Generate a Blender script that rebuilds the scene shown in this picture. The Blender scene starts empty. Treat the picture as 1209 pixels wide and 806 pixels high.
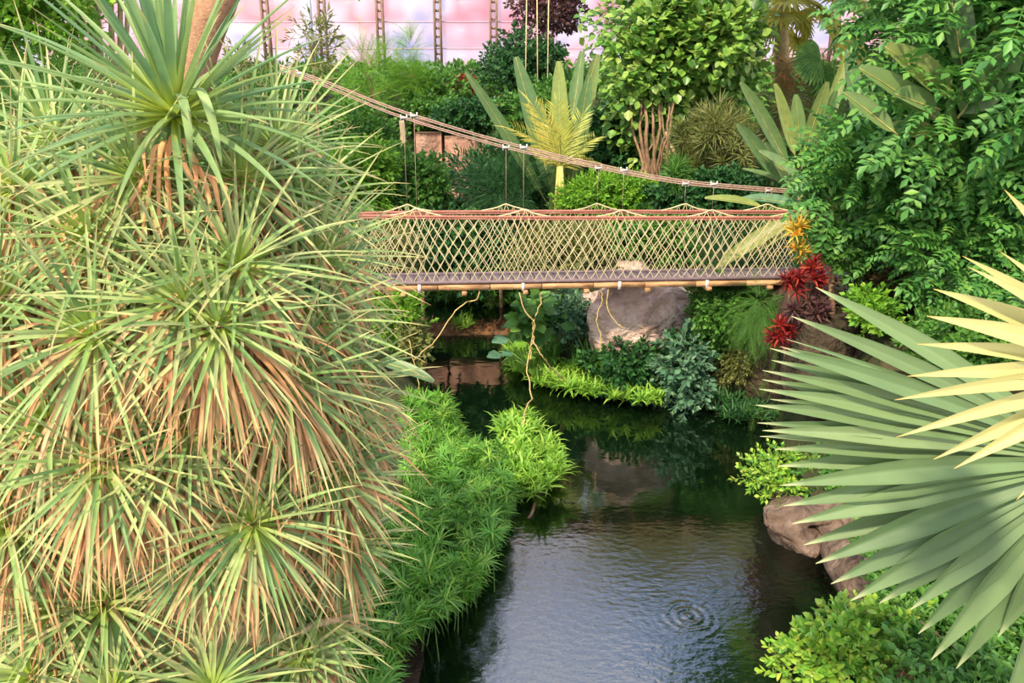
import bpy, math, random
import numpy as np
from mathutils import Vector, Matrix, noise as mn
rng = np.random.default_rng(7); random.seed(7)
PI = math.pi
sc = bpy.context.scene
# ------------------------------------------------------------------ camera
PITCH = math.radians(16.7); FPX = 873.0; CH = 5.0
cd = bpy.data.cameras.new('camera'); cam = bpy.data.objects.new('camera', cd)
sc.collection.objects.link(cam); sc.camera = cam
cam.location = (0, 0, CH); cam.rotation_euler = (PI/2 - PITCH, 0, 0)
cd.sensor_width = 36; cd.lens = 36*FPX/1209; cd.clip_start = .05; cd.clip_end = 300
# ------------------------------------------------------------------ world
w = bpy.data.worlds.new('sky'); sc.world = w; w.use_nodes = True
nt = w.node_tree; nt.nodes.clear()
def N(nt, t, **k):
    n = nt.nodes.new(t)
    for a, b in k.items():
        if a.startswith('i_'): n.inputs[a[2:].replace('_', ' ')].default_value = b
        else: setattr(n, a, b)
    return n
def L(nt, a, b): nt.links.new(a, b)
def ramp(nt, fac, stops, interp='LINEAR'):
    r = N(nt, 'ShaderNodeValToRGB'); r.color_ramp.interpolation = interp
    e = r.color_ramp.elements
    while len(e) < len(stops): e.new(.5)
    for i, (p, c) in enumerate(stops):
        e[i].position = p; e[i].color = (*c, 1)
    L(nt, fac, r.inputs[0]); return r.outputs[0]
def mixc(nt, f, a, b, bt='MIX'):
    m = N(nt, 'ShaderNodeMix', data_type='RGBA', blend_type=bt)
    for s, v in ((m.inputs[0], f), (m.inputs[6], a), (m.inputs[7], b)):
        if hasattr(v, 'links') or hasattr(v, 'is_linked'): L(nt, v, s)
        elif isinstance(v, tuple): s.default_value = (*v, 1) if len(v) == 3 else v
        else: s.default_value = v
    return m.outputs[2]
def lin(c):
    return tuple(((x/255)/12.92 if x/255 <= .04045 else ((x/255+.055)/1.055)**2.4) for x in c)
tc = N(nt, 'ShaderNodeTexCoord'); sp = N(nt, 'ShaderNodeSeparateXYZ'); L(nt, tc.outputs['Generated'], sp.inputs[0])
grad = ramp(nt, sp.outputs[2], [(0, lin((222, 212, 224))), (.16, lin((208, 205, 228))), (.42, lin((160, 180, 224))), (1, lin((128, 158, 214)))])
mp = N(nt, 'ShaderNodeMapping'); mp.inputs['Scale'].default_value = (1.6, 1.6, 3.6); L(nt, tc.outputs['Generated'], mp.inputs[0])
cn = N(nt, 'ShaderNodeTexNoise', i_Scale=1.5, i_Detail=6.0, i_Roughness=.55); L(nt, mp.outputs[0], cn.inputs['Vector'])
cf = ramp(nt, cn.outputs[0], [(.44, (0, 0, 0)), (.6, (1, 1, 1))])
skyc = mixc(nt, cf, grad, (1.0, .965, .98))
bg = N(nt, 'ShaderNodeBackground'); bg.inputs[1].default_value = 2.25; L(nt, skyc, bg.inputs[0])
wo = N(nt, 'ShaderNodeOutputWorld'); L(nt, bg.outputs[0], wo.inputs[0])
sd = bpy.data.lights.new('sun', 'SUN'); sun = bpy.data.objects.new('sun', sd); sc.collection.objects.link(sun)
sd.energy = 6.4; sd.angle = math.radians(4); sd.color = (1, .86, .66)
sun.rotation_euler = Vector((.30, .62, -.72)).to_track_quat('-Z', 'Y').to_euler()
sc.view_settings.view_transform = 'Standard'; sc.view_settings.look = 'None'
sc.view_settings.gamma = 1; sc.view_settings.exposure = .02
sc.cycles.max_bounces = 6; sc.cycles.diffuse_bounces = 3; sc.cycles.transparent_max_bounces = 10
sc.cycles.transmission_bounces = 4; sc.cycles.sample_clamp_indirect = 4

# ------------------------------------------------------------------ pixel helpers
CP, SP = math.cos(PITCH), math.sin(PITCH)
def ray(px, py):
    u = (px-604.5)/FPX; v = (403-py)/FPX
    return np.array([u, CP+v*SP, -SP+v*CP])
def at(px, py, Y):
    d = ray(px, py); return np.array([0, 0, CH]) + d*(Y/d[1])
def atz(px, py, z):
    d = ray(px, py); return np.array([0, 0, CH]) + d*((z-CH)/d[2])
def mpp(py, Y):
    return Y/ray(604, py)[1]/FPX
# ------------------------------------------------------------------ geometry containers
class G:
    def __init__(s, V=None, Lp=None, C=None, T=None, R=None):
        s.V = np.zeros((0, 3)) if V is None else np.asarray(V, float)
        s.L = np.zeros(0, int) if Lp is None else np.asarray(Lp, int)
        s.C = np.zeros(0, int) if C is None else np.asarray(C, int)
        s.T = np.zeros(len(s.V)) if T is None else np.asarray(T, float)
        s.R = np.zeros(len(s.V)) if R is None else np.asarray(R, float)
def join(gs):
    gs = [g for g in gs if len(g.V)]
    if not gs: return G()
    off = np.cumsum([0]+[len(g.V) for g in gs[:-1]])
    return G(np.concatenate([g.V for g in gs]), np.concatenate([g.L+o for g, o in zip(gs, off)]),
             np.concatenate([g.C for g in gs]), np.concatenate([g.T for g in gs]), np.concatenate([g.R for g in gs]))
def nrm(a):
    return a/np.maximum(np.linalg.norm(a, axis=-1, keepdims=True), 1e-9)
def frames(d, up):
    """leaf frames: y along d, z close to up; columns are axes"""
    d = nrm(np.asarray(d, float)); up = np.asarray(up, float)
    x = nrm(np.cross(d, up)+1e-6); z = np.cross(x, d)
    return np.stack([x, d, z], axis=-1)
def inst(g, R, t, s, var=None):
    n = len(t); m = len(g.V); s = np.broadcast_to(np.asarray(s, float), (n,))
    V = np.einsum('nij,mj->nmi', R, g.V)*s[:, None, None] + np.asarray(t)[:, None, :]
    Lp = (g.L[None, :] + (np.arange(n)*m)[:, None]).ravel()
    if var is None: var = rng.random(n)
    Rv = (g.R[None, :]*.25 + var[:, None]).ravel()
    return G(V.reshape(-1, 3), Lp, np.tile(g.C, n), np.tile(g.T, n), Rv)
def to_mesh(name, g, mat, off=(0, 0, 0), smooth=False):
    me = bpy.data.meshes.new(name)
    V = g.V - np.asarray(off)
    me.vertices.add(len(V)); me.vertices.foreach_set('co', V.astype(np.float32).ravel())
    me.loops.add(len(g.L)); me.loops.foreach_set('vertex_index', g.L.astype(np.int32))
    me.polygons.add(len(g.C)); st = np.concatenate([[0], np.cumsum(g.C)[:-1]])
    me.polygons.foreach_set('loop_start', st.astype(np.int32))
    if smooth: me.polygons.foreach_set('use_smooth', np.ones(len(g.C), bool))
    for nm, a in (('tip', g.T), ('var', g.R)):
        at_ = me.attributes.new(nm, 'FLOAT', 'POINT'); at_.data.foreach_set('value', a.astype(np.float32))
    me.update(calc_edges=True); me.validate()
    if mat: me.materials.append(mat)
    return me
def root_of(p):
    while p.parent: p = p.parent
    return np.array(p.location)
def make(name, g, mat, parent=None, smooth=False, kind=None, label=None):
    o = bpy.data.objects.new(name, None if g is None else to_mesh(name, g, mat, root_of(parent) if parent else (0, 0, 0), smooth))
    sc.collection.objects.link(o)
    if parent: o.parent = parent
    if kind: o['kind'] = kind
    if label: o['label'] = label
    return o
def thing(name, label, cat, loc=(0, 0, 0), group=None, kind=None):
    o = bpy.data.objects.new(name, None); sc.collection.objects.link(o)
    o.location = tuple(float(a) for a in loc); o['label'] = label; o['category'] = cat; o.empty_display_size = .1
    if group: o['group'] = group
    if kind: o['kind'] = kind
    return o
def solo(name, g, mat, label, cat, loc, smooth=False, group=None, kind=None):
    o = bpy.data.objects.new(name, to_mesh(name, g, mat, loc, smooth)); sc.collection.objects.link(o)
    o.location = tuple(float(a) for a in loc); o['label'] = label; o['category'] = cat
    if group: o['group'] = group
    if kind: o['kind'] = kind
    return o
def place(name, me, R, t, s, parent):
    o = bpy.data.objects.new(name, me); sc.collection.objects.link(o); o.parent = parent
    off = root_of(parent)
    M = Matrix([[*(R[i]*s), t[i]-off[i]] for i in range(3)]+[[0, 0, 0, 1]])
    o.matrix_local = M
    return o
# ------------------------------------------------------------------ shape makers
def ribbons(c, d0, Ln, W, k, up, segs=6, fold=.25, prof=None, twist=0, var=None, lift=1.5):
    """curved strap leaves; c start, d0 direction, k gravity droop, up = face normal hint"""
    c = np.atleast_2d(c).astype(float); n = len(c)
    b = lambda a, sh: np.broadcast_to(np.asarray(a, float), sh)
    d0 = nrm(b(d0, (n, 3))); up = b(up, (n, 3)); Ln = b(Ln, (n,)); W = b(W, (n,)); k = b(k, (n,))
    if prof is None: prof = lambda s: np.minimum(1, .55+s*3)*(1-s**2.2)+.02
    s = np.linspace(0, 1, segs+1); P = c.copy(); pts = []; dirs = []
    for i, si in enumerate(s):
        d = nrm(d0 + np.array([0, 0, -1.0])*(k*si**lift)[:, None])
        if i: P = P + d*(Ln/segs)[:, None]
        pts.append(P.copy()); dirs.append(d)
    rows = []
    for i, si in enumerate(s):
        x = nrm(np.cross(dirs[i], up)+1e-6); z = np.cross(x, dirs[i])
        hw = (W*.5*prof(si))[:, None]
        rows += [pts[i]-x*hw+z*hw*fold, pts[i]-z*hw*fold, pts[i]+x*hw+z*hw*fold]
    V = np.stack(rows, 1)
    f = []
    for i in range(segs):
        a = i*3; f += [a, a+1, a+4, a+3, a+1, a+2, a+5, a+4]
    f = np.array(f); m = V.shape[1]
    Lp = (f[None]+(np.arange(n)*m)[:, None]).ravel()
    T = np.tile(np.repeat(s, 3), n)
    var = rng.random(n) if var is None else b(var, (n,))
    return G(V.reshape(-1, 3), Lp, np.full(n*segs*2, 4), T, np.repeat(var, m))
def tube(pts, rad, sides=6, caps=True):
    pts = np.asarray(pts, float); n = len(pts); rad = np.broadcast_to(np.asarray(rad, float), (n,))
    d = np.gradient(pts, axis=0); d = nrm(d)
    ref = np.array([.3, .2, 1.0]) if abs(d[0][2]) < .9 else np.array([1.0, .1, 0])
    x = nrm(np.cross(d, ref)); y = np.cross(d, x)
    a = np.arange(sides)*2*PI/sides
    V = pts[:, None, :] + rad[:, None, None]*(np.cos(a)[None, :, None]*x[:, None, :]+np.sin(a)[None, :, None]*y[:, None, :])
    Lp = []
    for i in range(n-1):
        for j in range(sides):
            Lp += [i*sides+j, i*sides+(j+1) % sides, (i+1)*sides+(j+1) % sides, (i+1)*sides+j]
    C = [4]*((n-1)*sides)
    if caps:
        Lp += list(range(sides))[::-1] + [(n-1)*sides+j for j in range(sides)]; C += [sides, sides]
    return G(V.reshape(-1, 3), Lp, C, np.repeat(np.linspace(0, 1, n), sides))
def box(c, s, R=None):
    c = np.array(c, float); s = np.array(s, float)/2
    V = np.array([[x, y, z] for x in (-1, 1) for y in (-1, 1) for z in (-1, 1)])*s
    if R is not None: V = V@np.asarray(R).T
    f = [0, 1, 3, 2, 4, 6, 7, 5, 0, 4, 5, 1, 2, 3, 7, 6, 0, 2, 6, 4, 1, 5, 7, 3]
    return G(V+c, f, [4]*6)
def spline(P, n):
    """Catmull-Rom through P"""
    P = np.asarray(P, float); Q = np.vstack([2*P[0]-P[1], P, 2*P[-1]-P[-2]]); out = []
    for t in np.linspace(0, len(P)-1-1e-6, n):
        i = int(t); u = t-i; a, b_, c, d = Q[i:i+4]
        out.append(.5*((2*b_)+(-a+c)*u+(2*a-5*b_+4*c-d)*u*u+(-a+3*b_-3*c+d)*u**3))
    return np.array(out)
def ovate(wd=.5, segs=3, fold=.25, k=.35, pt=.5):
    return ribbons([[0, 0, 0]], [[0, 1, 0]], 1, wd, k, [[0, 0, 1]], segs, fold,
                   prof=lambda s: {0: .12}.get(round(s, 3), max(.05, math.sin(PI*min(1, s)**pt*.98)**.8)))
def pinnate(pairs=6, ll=.32, lw=.5, k=.5, end=True, segs=2, stalk=.12, ang=62):
    s = np.linspace(stalk, .97, pairs); P = []; d = np.array([0, 1.0, 0]); q = np.zeros(3); gs = []
    path = [q.copy()]
    for i in range(12):
        dd = nrm(np.array([0, 1, -k*(i/12)**1.4])); q = q+dd/12; path.append(q.copy())
    path = np.array(path); tt = np.linspace(0, 1, 13)
    c = np.stack([np.interp(s, tt, path[:, j]) for j in range(3)], 1)
    a = math.radians(ang); size = ll*np.clip(1.0-.5*np.abs(s-.45)**1.5*2, .3, 1)
    pf = lambda x: {0: .15}.get(round(x, 3), max(.06, math.sin(PI*x**.7)**.8))
    for sg in (-1, 1):
        dr = np.tile([sg*math.sin(a), math.cos(a), 0], (pairs, 1))+rng.normal(0, .06, (pairs, 3))
        gs.append(ribbons(c, dr, size, size*lw, .35, [[0, 0, 1]], segs, .2, prof=pf))
    if end: gs.append(ribbons(path[-1:], [[0, 1, -k]], ll, ll*lw, .3, [[0, 0, 1]], segs, .2, prof=pf))
    gs.append(tube(path[::3], np.linspace(.012, .004, 5), 3, False))
    return join(gs)
def sprig(n=6, ll=.5, lw=.5, spread=1.0, segs=2, spiral=True):
    t = np.linspace(.25, 1, n); c = np.stack([0*t, t*.75, 0*t], 1)
    az = np.arange(n)*2.399; tilt = np.linspace(1.25, .35, n)*spread
    d = np.stack([np.sin(tilt)*np.cos(az), np.cos(tilt), np.sin(tilt)*np.sin(az)], 1)
    up = np.tile([0, 1.0, 0], (n, 1))+rng.normal(0, .15, (n, 3))
    pf = lambda x: {0: .12}.get(round(x, 3), max(.06, math.sin(PI*x**.8)**.7))
    return join([ribbons(c, d, ll*np.linspace(1, .7, n), ll*lw, .3, up, segs, .25, prof=pf), tube([[0, 0, 0], [0, .8, 0]], [.018, .008], 3, False)])
def umbel(n=18, r=1.0):
    az = np.arange(n)*2.399+rng.normal(0, .1, n); el = rng.uniform(-.1, .9, n)
    d = np.stack([np.cos(az)*np.cos(el), np.sin(az)*np.cos(el), np.sin(el)], 1)
    return ribbons(np.zeros((n, 3)), d, r*rng.uniform(.8, 1.1, n), .085*r, .7, [[0, 0, 1]], 3, .1)
def grasst(n=9, w=.07, k=1.0):
    az = np.arange(n)*2.399; el = rng.uniform(.5, 1.4, n)
    d = np.stack([np.cos(az)*np.cos(el), np.sin(az)*np.cos(el), np.sin(el)], 1)
    return ribbons(rng.normal(0, .04, (n, 3))*[1, 1, 0], d, rng.uniform(.7, 1.1, n), w, k, [[0, 0, 1]], 4, .2)
def rosett(n=26, w=.07, k=.5, lo=-.2):
    az = np.arange(n)*2.399; el = np.linspace(1.35, lo, n)
    d = np.stack([np.cos(az)*np.cos(el), np.sin(el), np.sin(az)*np.cos(el)], 1)
    return ribbons(np.zeros((n, 3)), d, rng.uniform(.8, 1.05, n), w, k*.3, [[0, 1, 0]], 3, .3)
def rock(c, r, seed=0, sub=5, amp=.28, flat=1.0):
    import bmesh
    bm = bmesh.new(); bmesh.ops.create_icosphere(bm, subdivisions=sub, radius=1)
    V = np.array([v.co for v in bm.verts]); Fs = [[v.index for v in f.verts] for f in bm.faces]; bm.free()
    o = Vector((seed*3.1, seed*1.7, seed*.9))
    out = []
    for v in V:
        p = Vector(v)
        n1 = mn.noise(p*1.1+o); n2 = abs(mn.noise(p*2.6+o)); n3 = abs(mn.noise(p*7+o))-.35*max(0, .12-abs(mn.noise(p*3.3-o)))*8
        out.append(v*(1+amp*n1*1.4-amp*.9*n2-amp*.22*n3))
    V = np.array(out)*np.array(r)+np.array(c)
    return G(V, np.array(Fs).ravel(), [3]*len(Fs))
# ------------------------------------------------------------------ materials
MATS = {}
def newmat(name):
    m = bpy.data.materials.new(name); m.use_nodes = True; nt = m.node_tree; nt.nodes.clear()
    out = N(nt, 'ShaderNodeOutputMaterial'); MATS[name] = m; return m, nt, out
def leafmat(name, cols, tip=None, t0=.75, transl=.3, rough=.5, base=None, spec=.4, noise=.25, mid=None):
    m, nt, out = newmat(name)
    a = N(nt, 'ShaderNodeAttribute', attribute_name='var'); oi = N(nt, 'ShaderNodeObjectInfo')
    ad = N(nt, 'ShaderNodeMath', operation='ADD'); L(nt, a.outputs['Fac'], ad.inputs[0]); L(nt, oi.outputs['Random'], ad.inputs[1])
    fr = N(nt, 'ShaderNodeMath', operation='FRACT'); L(nt, ad.outputs[0], fr.inputs[0])
    st = [(i/max(1, len(cols)-1), lin((min(250, c[0]*1.14+4), c[1]*1.0, c[2]*.96) if c[1] > c[0] and 'palm_leaf' not in name and 'screw' not in name else c)) for i, c in enumerate(cols)]
    c = ramp(nt, fr.outputs[0], st)
    tp = N(nt, 'ShaderNodeAttribute', attribute_name='tip')
    if base:
        mr = N(nt, 'ShaderNodeMapRange'); mr.inputs[1].default_value = 0; mr.inputs[2].default_value = .32
        L(nt, tp.outputs['Fac'], mr.inputs[0]); c = mixc(nt, mr.outputs[0], lin(base), c)
    if tip:
        mr = N(nt, 'ShaderNodeMapRange'); mr.inputs[1].default_value = t0; mr.inputs[2].default_value = 1
        L(nt, tp.outputs['Fac'], mr.inputs[0]); c = mixc(nt, mr.outputs[0], c, lin(tip))
    nz = N(nt, 'ShaderNodeTexNoise', i_Scale=9.0, i_Detail=3.0); g = N(nt, 'ShaderNodeNewGeometry'); L(nt, g.outputs['Position'], nz.inputs['Vector'])
    mr = N(nt, 'ShaderNodeMapRange'); mr.inputs[1].default_value = .3; mr.inputs[2].default_value = .7
    mr.inputs[3].default_value = 1-noise; mr.inputs[4].default_value = 1+noise; L(nt, nz.outputs[0], mr.inputs[0])
    c = mixc(nt, 1.0, c, mr.outputs[0], 'MULTIPLY')
    p = N(nt, 'ShaderNodeBsdfPrincipled'); p.inputs['Roughness'].default_value = rough; p.inputs['Specular IOR Level'].default_value = spec
    L(nt, c, p.inputs['Base Color'])
    t = N(nt, 'ShaderNodeBsdfTranslucent'); L(nt, c, t.inputs[0])
    mx = N(nt, 'ShaderNodeMixShader'); mx.inputs[0].default_value = transl; L(nt, p.outputs[0], mx.inputs[1]); L(nt, t.outputs[0], mx.inputs[2])
    L(nt, mx.outputs[0], out.inputs[0]); return m
def surf(name, cols, scale=3, rough=.85, bump=.3, det=8, stretch=(1, 1, 1), bscale=None, spec=.3):
    m, nt, out = newmat(name)
    g = N(nt, 'ShaderNodeNewGeometry'); mp = N(nt, 'ShaderNodeMapping'); mp.inputs['Scale'].default_value = stretch; L(nt, g.outputs['Position'], mp.inputs[0])
    nz = N(nt, 'ShaderNodeTexNoise', i_Scale=float(scale), i_Detail=float(det), i_Roughness=.6); L(nt, mp.outputs[0], nz.inputs['Vector'])
    k = len(cols); c = ramp(nt, nz.outputs[0], [(.3+.4*i/max(1, k-1), lin(x)) for i, x in enumerate(cols)])
    p = N(nt, 'ShaderNodeBsdfPrincipled'); p.inputs['Roughness'].default_value = rough; p.inputs['Specular IOR Level'].default_value = spec
    L(nt, c, p.inputs['Base Color'])
    n2 = N(nt, 'ShaderNodeTexNoise', i_Scale=float(bscale or scale*4), i_Detail=6.0); L(nt, mp.outputs[0], n2.inputs['Vector'])
    b = N(nt, 'ShaderNodeBump', i_Strength=min(1, bump), i_Distance=.16 if 'rock' in name else .06); L(nt, n2.outputs[0], b.inputs['Height']); L(nt, b.outputs[0], p.inputs['Normal'])
    L(nt, p.outputs[0], out.inputs[0]); return m
M_pan = leafmat('screw_pine_leaf', [(124, 158, 88), (156, 180, 104), (182, 194, 124), (142, 172, 98), (106, 142, 84), (192, 190, 128)], tip=(204, 178, 122), t0=.7, base=(166, 188, 70), transl=.25, noise=.18)
M_pantop = leafmat('screw_pine_crown_leaf', [(124, 156, 92), (146, 172, 104), (104, 142, 96), (160, 180, 106)], tip=(196, 172, 104), t0=.8, base=(196, 208, 72), transl=.35, noise=.1)
M_dead = leafmat('dead_leaf', [(226, 178, 122), (212, 154, 102), (232, 194, 142), (184, 132, 88), (218, 186, 128)], transl=.2, rough=.8, noise=.25)
M_deadorange = leafmat('dead_leaf_orange', [(226, 164, 108), (238, 188, 134), (206, 144, 94)], transl=.2, rough=.75, noise=.2)
M_fan = leafmat('fan_palm_leaf', [(104, 130, 84), (120, 144, 92), (96, 122, 76), (134, 154, 102)], tip=(186, 190, 140), t0=.92, transl=.22, rough=.5, noise=.06)
M_fany = leafmat('fan_palm_yellow_leaf', [(190, 186, 118), (198, 192, 124), (182, 178, 112)], tip=(226, 180, 96), t0=.94, transl=.3, rough=.5, noise=.06)
M_bright = leafmat('bright_foliage', [(86, 160, 44), (120, 190, 58), (66, 136, 40), (140, 200, 70)], transl=.35)
M_mid = leafmat('mid_foliage', [(62, 128, 50), (86, 150, 60), (46, 106, 44), (100, 160, 70)], transl=.3)
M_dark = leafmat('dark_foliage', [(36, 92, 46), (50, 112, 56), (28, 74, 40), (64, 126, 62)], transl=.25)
M_blue = leafmat('bluish_foliage', [(70, 128, 100), (92, 148, 112), (54, 108, 84), (110, 162, 120)], transl=.25)
M_round = leafmat('round_leaf', [(72, 136, 54), (104, 168, 70), (132, 188, 84), (56, 116, 50), (150, 196, 96)], transl=.3, rough=.35)
M_red = leafmat('red_foliage', [(120, 30, 34), (168, 44, 38), (84, 24, 32), (190, 76, 50)], transl=.35)
M_maroon = leafmat('maroon_foliage', [(84, 52, 60), (104, 66, 66), (62, 66, 48), (120, 72, 72)], transl=.3)
M_yel = leafmat('yellow_foliage', [(226, 180, 50), (214, 150, 44), (236, 206, 90), (120, 160, 50)], transl=.35)
M_ylg = leafmat('yellow_green_palm', [(160, 180, 78), (176, 190, 92), (136, 168, 66), (196, 196, 112)], transl=.35)
M_olive = leafmat('olive_dry_foliage', [(92, 124, 62), (120, 142, 76), (78, 108, 54), (142, 142, 88)], transl=.3)
M_ban = leafmat('banana_leaf', [(92, 142, 92), (110, 158, 98), (76, 126, 80), (134, 172, 96)], transl=.4, rough=.35, noise=.12)
M_banpale = leafmat('pale_banana_leaf', [(128, 164, 92), (146, 176, 104), (112, 150, 82)], transl=.45, rough=.4, noise=.12)
M_pap = leafmat('sedge_leaf', [(70, 144, 46), (100, 172, 58), (54, 118, 40), (136, 196, 80)], transl=.3, noise=.2)
M_lily = leafmat('strap_leaf_plant', [(104, 172, 56), (130, 196, 72), (84, 150, 50), (150, 206, 84)], transl=.3, noise=.12)
M_br = leafmat('glossy_bush_leaf', [(92, 166, 64), (118, 190, 70), (150, 206, 76), (76, 148, 62), (176, 216, 90)], transl=.3, rough=.3, noise=.08)
M_tree = leafmat('compound_leaf', [(64, 136, 62), (84, 156, 70), (50, 116, 58), (108, 174, 76)], transl=.32, rough=.45, noise=.12)
M_bark = surf('bark', [(92, 70, 52), (142, 112, 84), (170, 140, 108)], 9, stretch=(1, 1, .35), bump=.5)
M_barkpale = surf('pale_bark', [(168, 142, 104), (206, 182, 136), (220, 200, 158)], 8, bump=.3)
M_stem = surf('green_stem', [(84, 118, 54), (110, 140, 66)], 8, bump=.1)
M_rock = surf('boulder_rock', [(130, 104, 90), (192, 164, 146), (226, 206, 188)], 1.8, bump=.8, stretch=(1, 1, 1.6))
M_rockp = surf('pink_rock', [(140, 104, 88), (186, 142, 118), (204, 164, 138)], 1.6, bump=.5)
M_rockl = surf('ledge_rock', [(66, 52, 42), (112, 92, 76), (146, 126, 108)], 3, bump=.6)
M_cliff = surf('mossy_cliff_rock', [(36, 38, 22), (66, 56, 40), (96, 78, 60)], 3, bump=.8)
M_soil = surf('forest_soil', [(34, 42, 22), (56, 62, 32), (78, 66, 42)], 1.8, bump=.8)

M_debris = surf('leaf_litter_bank', [(84, 60, 40), (132, 96, 62)], 7)
M_steel = surf('painted_lattice_steel', [(120, 96, 78), (158, 130, 108)], 5, .6, .1)
M_white = surf('white_painted_post', [(190, 190, 206), (212, 210, 222)], 3, .5, .05)
M_plinth = surf('concrete_plinth', [(140, 132, 124), (176, 168, 160)], 2, .8, .2)
M_wood = surf('deck_edge_wood', [(120, 88, 58), (178, 136, 92), (206, 168, 122)], 8, .7, .2, stretch=(.4, 2, 2))
M_deck = surf('weathered_deck', [(104, 88, 90), (134, 116, 116)], 14, .8, .3)
M_rail = surf('red_brown_rail_rope', [(150, 92, 78), (186, 124, 104)], 30, .7, .2)
M_net = surf('net_rope', [(190, 176, 128), (220, 206, 160)], 30, .8, .1)
M_cable = surf('steel_cable_coated', [(150, 120, 104), (196, 164, 144)], 20, .5, .1)
M_clamp = surf('metal_clamp', [(190, 180, 172), (220, 212, 206)], 20, .4, .1)
M_root = surf('aerial_root', [(176, 146, 88), (214, 188, 124)], 12, .8, .3)
M_disc = surf('submerged_basin', [(8, 18, 18), (12, 24, 22)], 2)
def pane_mat():
    m, nt, out = newmat('translucent_film_pane')
    g = N(nt, 'ShaderNodeNewGeometry'); nz = N(nt, 'ShaderNodeTexNoise', i_Scale=.32, i_Detail=2.0); L(nt, g.outputs['Position'], nz.inputs['Vector'])
    c = ramp(nt, nz.outputs[0], [(.3, lin((206, 210, 232))), (.42, lin((244, 236, 240))), (.54, lin((246, 206, 208))), (.64, lin((246, 236, 238)))])  # cloudy pink and lavender of the sky behind, put into the film tint
    tr = N(nt, 'ShaderNodeBsdfTransparent'); L(nt, c, tr.inputs[0])
    tl = N(nt, 'ShaderNodeBsdfTranslucent'); L(nt, c, tl.inputs[0])
    df = N(nt, 'ShaderNodeBsdfPrincipled'); df.inputs['Roughness'].default_value = .3; L(nt, c, df.inputs['Base Color'])
    m1 = N(nt, 'ShaderNodeMixShader'); m1.inputs[0].default_value = .3; L(nt, tr.outputs[0], m1.inputs[1]); L(nt, tl.outputs[0], m1.inputs[2])
    m2 = N(nt, 'ShaderNodeMixShader'); m2.inputs[0].default_value = .12; L(nt, m1.outputs[0], m2.inputs[1]); L(nt, df.outputs[0], m2.inputs[2])
    L(nt, m2.outputs[0], out.inputs[0]); return m
M_pane = pane_mat()
def water_mat():
    m, nt, out = newmat('pond_water')
    g = N(nt, 'ShaderNodeNewGeometry')
    def nz(s, st=(1, 1, 1), d=3.0):
        mp = N(nt, 'ShaderNodeMapping'); mp.inputs['Scale'].default_value = st; L(nt, g.outputs['Position'], mp.inputs[0])
        n = N(nt, 'ShaderNodeTexNoise', i_Scale=s, i_Detail=d); L(nt, mp.outputs[0], n.inputs['Vector']); return n.outputs[0]
    # disturbed water near the viewer fades to still water further away
    sx = N(nt, 'ShaderNodeSeparateXYZ'); L(nt, g.outputs['Position'], sx.inputs[0])
    mr = N(nt, 'ShaderNodeMapRange'); mr.inputs[1].default_value = 7.2; mr.inputs[2].default_value = 9.5; mr.inputs[3].default_value = .75; mr.inputs[4].default_value = .08
    L(nt, sx.outputs[1], mr.inputs[0])
    rc = atz(812, 727, 0)
    vd = N(nt, 'ShaderNodeVectorMath', operation='DISTANCE'); vd.inputs[1].default_value = tuple(rc); L(nt, g.outputs['Position'], vd.inputs[0])
    sn = N(nt, 'ShaderNodeMath', operation='MULTIPLY'); sn.inputs[1].default_value = 62; L(nt, vd.outputs['Value'], sn.inputs[0])
    sn2 = N(nt, 'ShaderNodeMath', operation='SINE'); L(nt, sn.outputs[0], sn2.inputs[0])
    fo = N(nt, 'ShaderNodeMapRange'); fo.inputs[1].default_value = .16; fo.inputs[2].default_value = .42; fo.inputs[3].default_value = .5; fo.inputs[4].default_value = 0; L(nt, vd.outputs['Value'], fo.inputs[0])
    rg = N(nt, 'ShaderNodeMath', operation='MULTIPLY'); L(nt, sn2.outputs[0], rg.inputs[0]); L(nt, fo.outputs[0], rg.inputs[1])
    b1 = N(nt, 'ShaderNodeMath', operation='MULTIPLY'); L(nt, nz(9.0, (1, 1.5, 1), 4.0), b1.inputs[0]); L(nt, mr.outputs[0], b1.inputs[1])
    b2 = N(nt, 'ShaderNodeMath', operation='MULTIPLY_ADD'); L(nt, nz(2.2, (1, 1.4, 1), 2.0), b2.inputs[0]); b2.inputs[1].default_value = .55; L(nt, b1.outputs[0], b2.inputs[2])
    b3 = N(nt, 'ShaderNodeMath', operation='MULTIPLY_ADD'); L(nt, rg.outputs[0], b3.inputs[0]); b3.inputs[1].default_value = .35; L(nt, b2.outputs[0], b3.inputs[2])
    bp = N(nt, 'ShaderNodeBump', i_Strength=.3, i_Distance=.025); L(nt, b3.outputs[0], bp.inputs['Height'])
    fr = N(nt, 'ShaderNodeFresnel'); fr.inputs[0].default_value = 2.9; L(nt, bp.outputs[0], fr.inputs['Normal'])
    gl = N(nt, 'ShaderNodeBsdfGlossy'); gl.inputs['Roughness'].default_value = .02; L(nt, bp.outputs[0], gl.inputs['Normal'])
    tr = N(nt, 'ShaderNodeBsdfTransparent'); tr.inputs[0].default_value = (.2, .36, .16, 1)
    df = N(nt, 'ShaderNodeBsdfDiffuse'); df.inputs[0].default_value = (.005, .018, .006, 1)
    mx = N(nt, 'ShaderNodeMixShader'); mx.inputs[0].default_value = .4; L(nt, tr.outputs[0], mx.inputs[1]); L(nt, df.outputs[0], mx.inputs[2])
    m2 = N(nt, 'ShaderNodeMixShader'); L(nt, fr.outputs[0], m2.inputs[0]); L(nt, mx.outputs[0], m2.inputs[1]); L(nt, gl.outputs[0], m2.inputs[2])
    L(nt, m2.outputs[0], out.inputs[0]); return m
M_water = water_mat()

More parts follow.
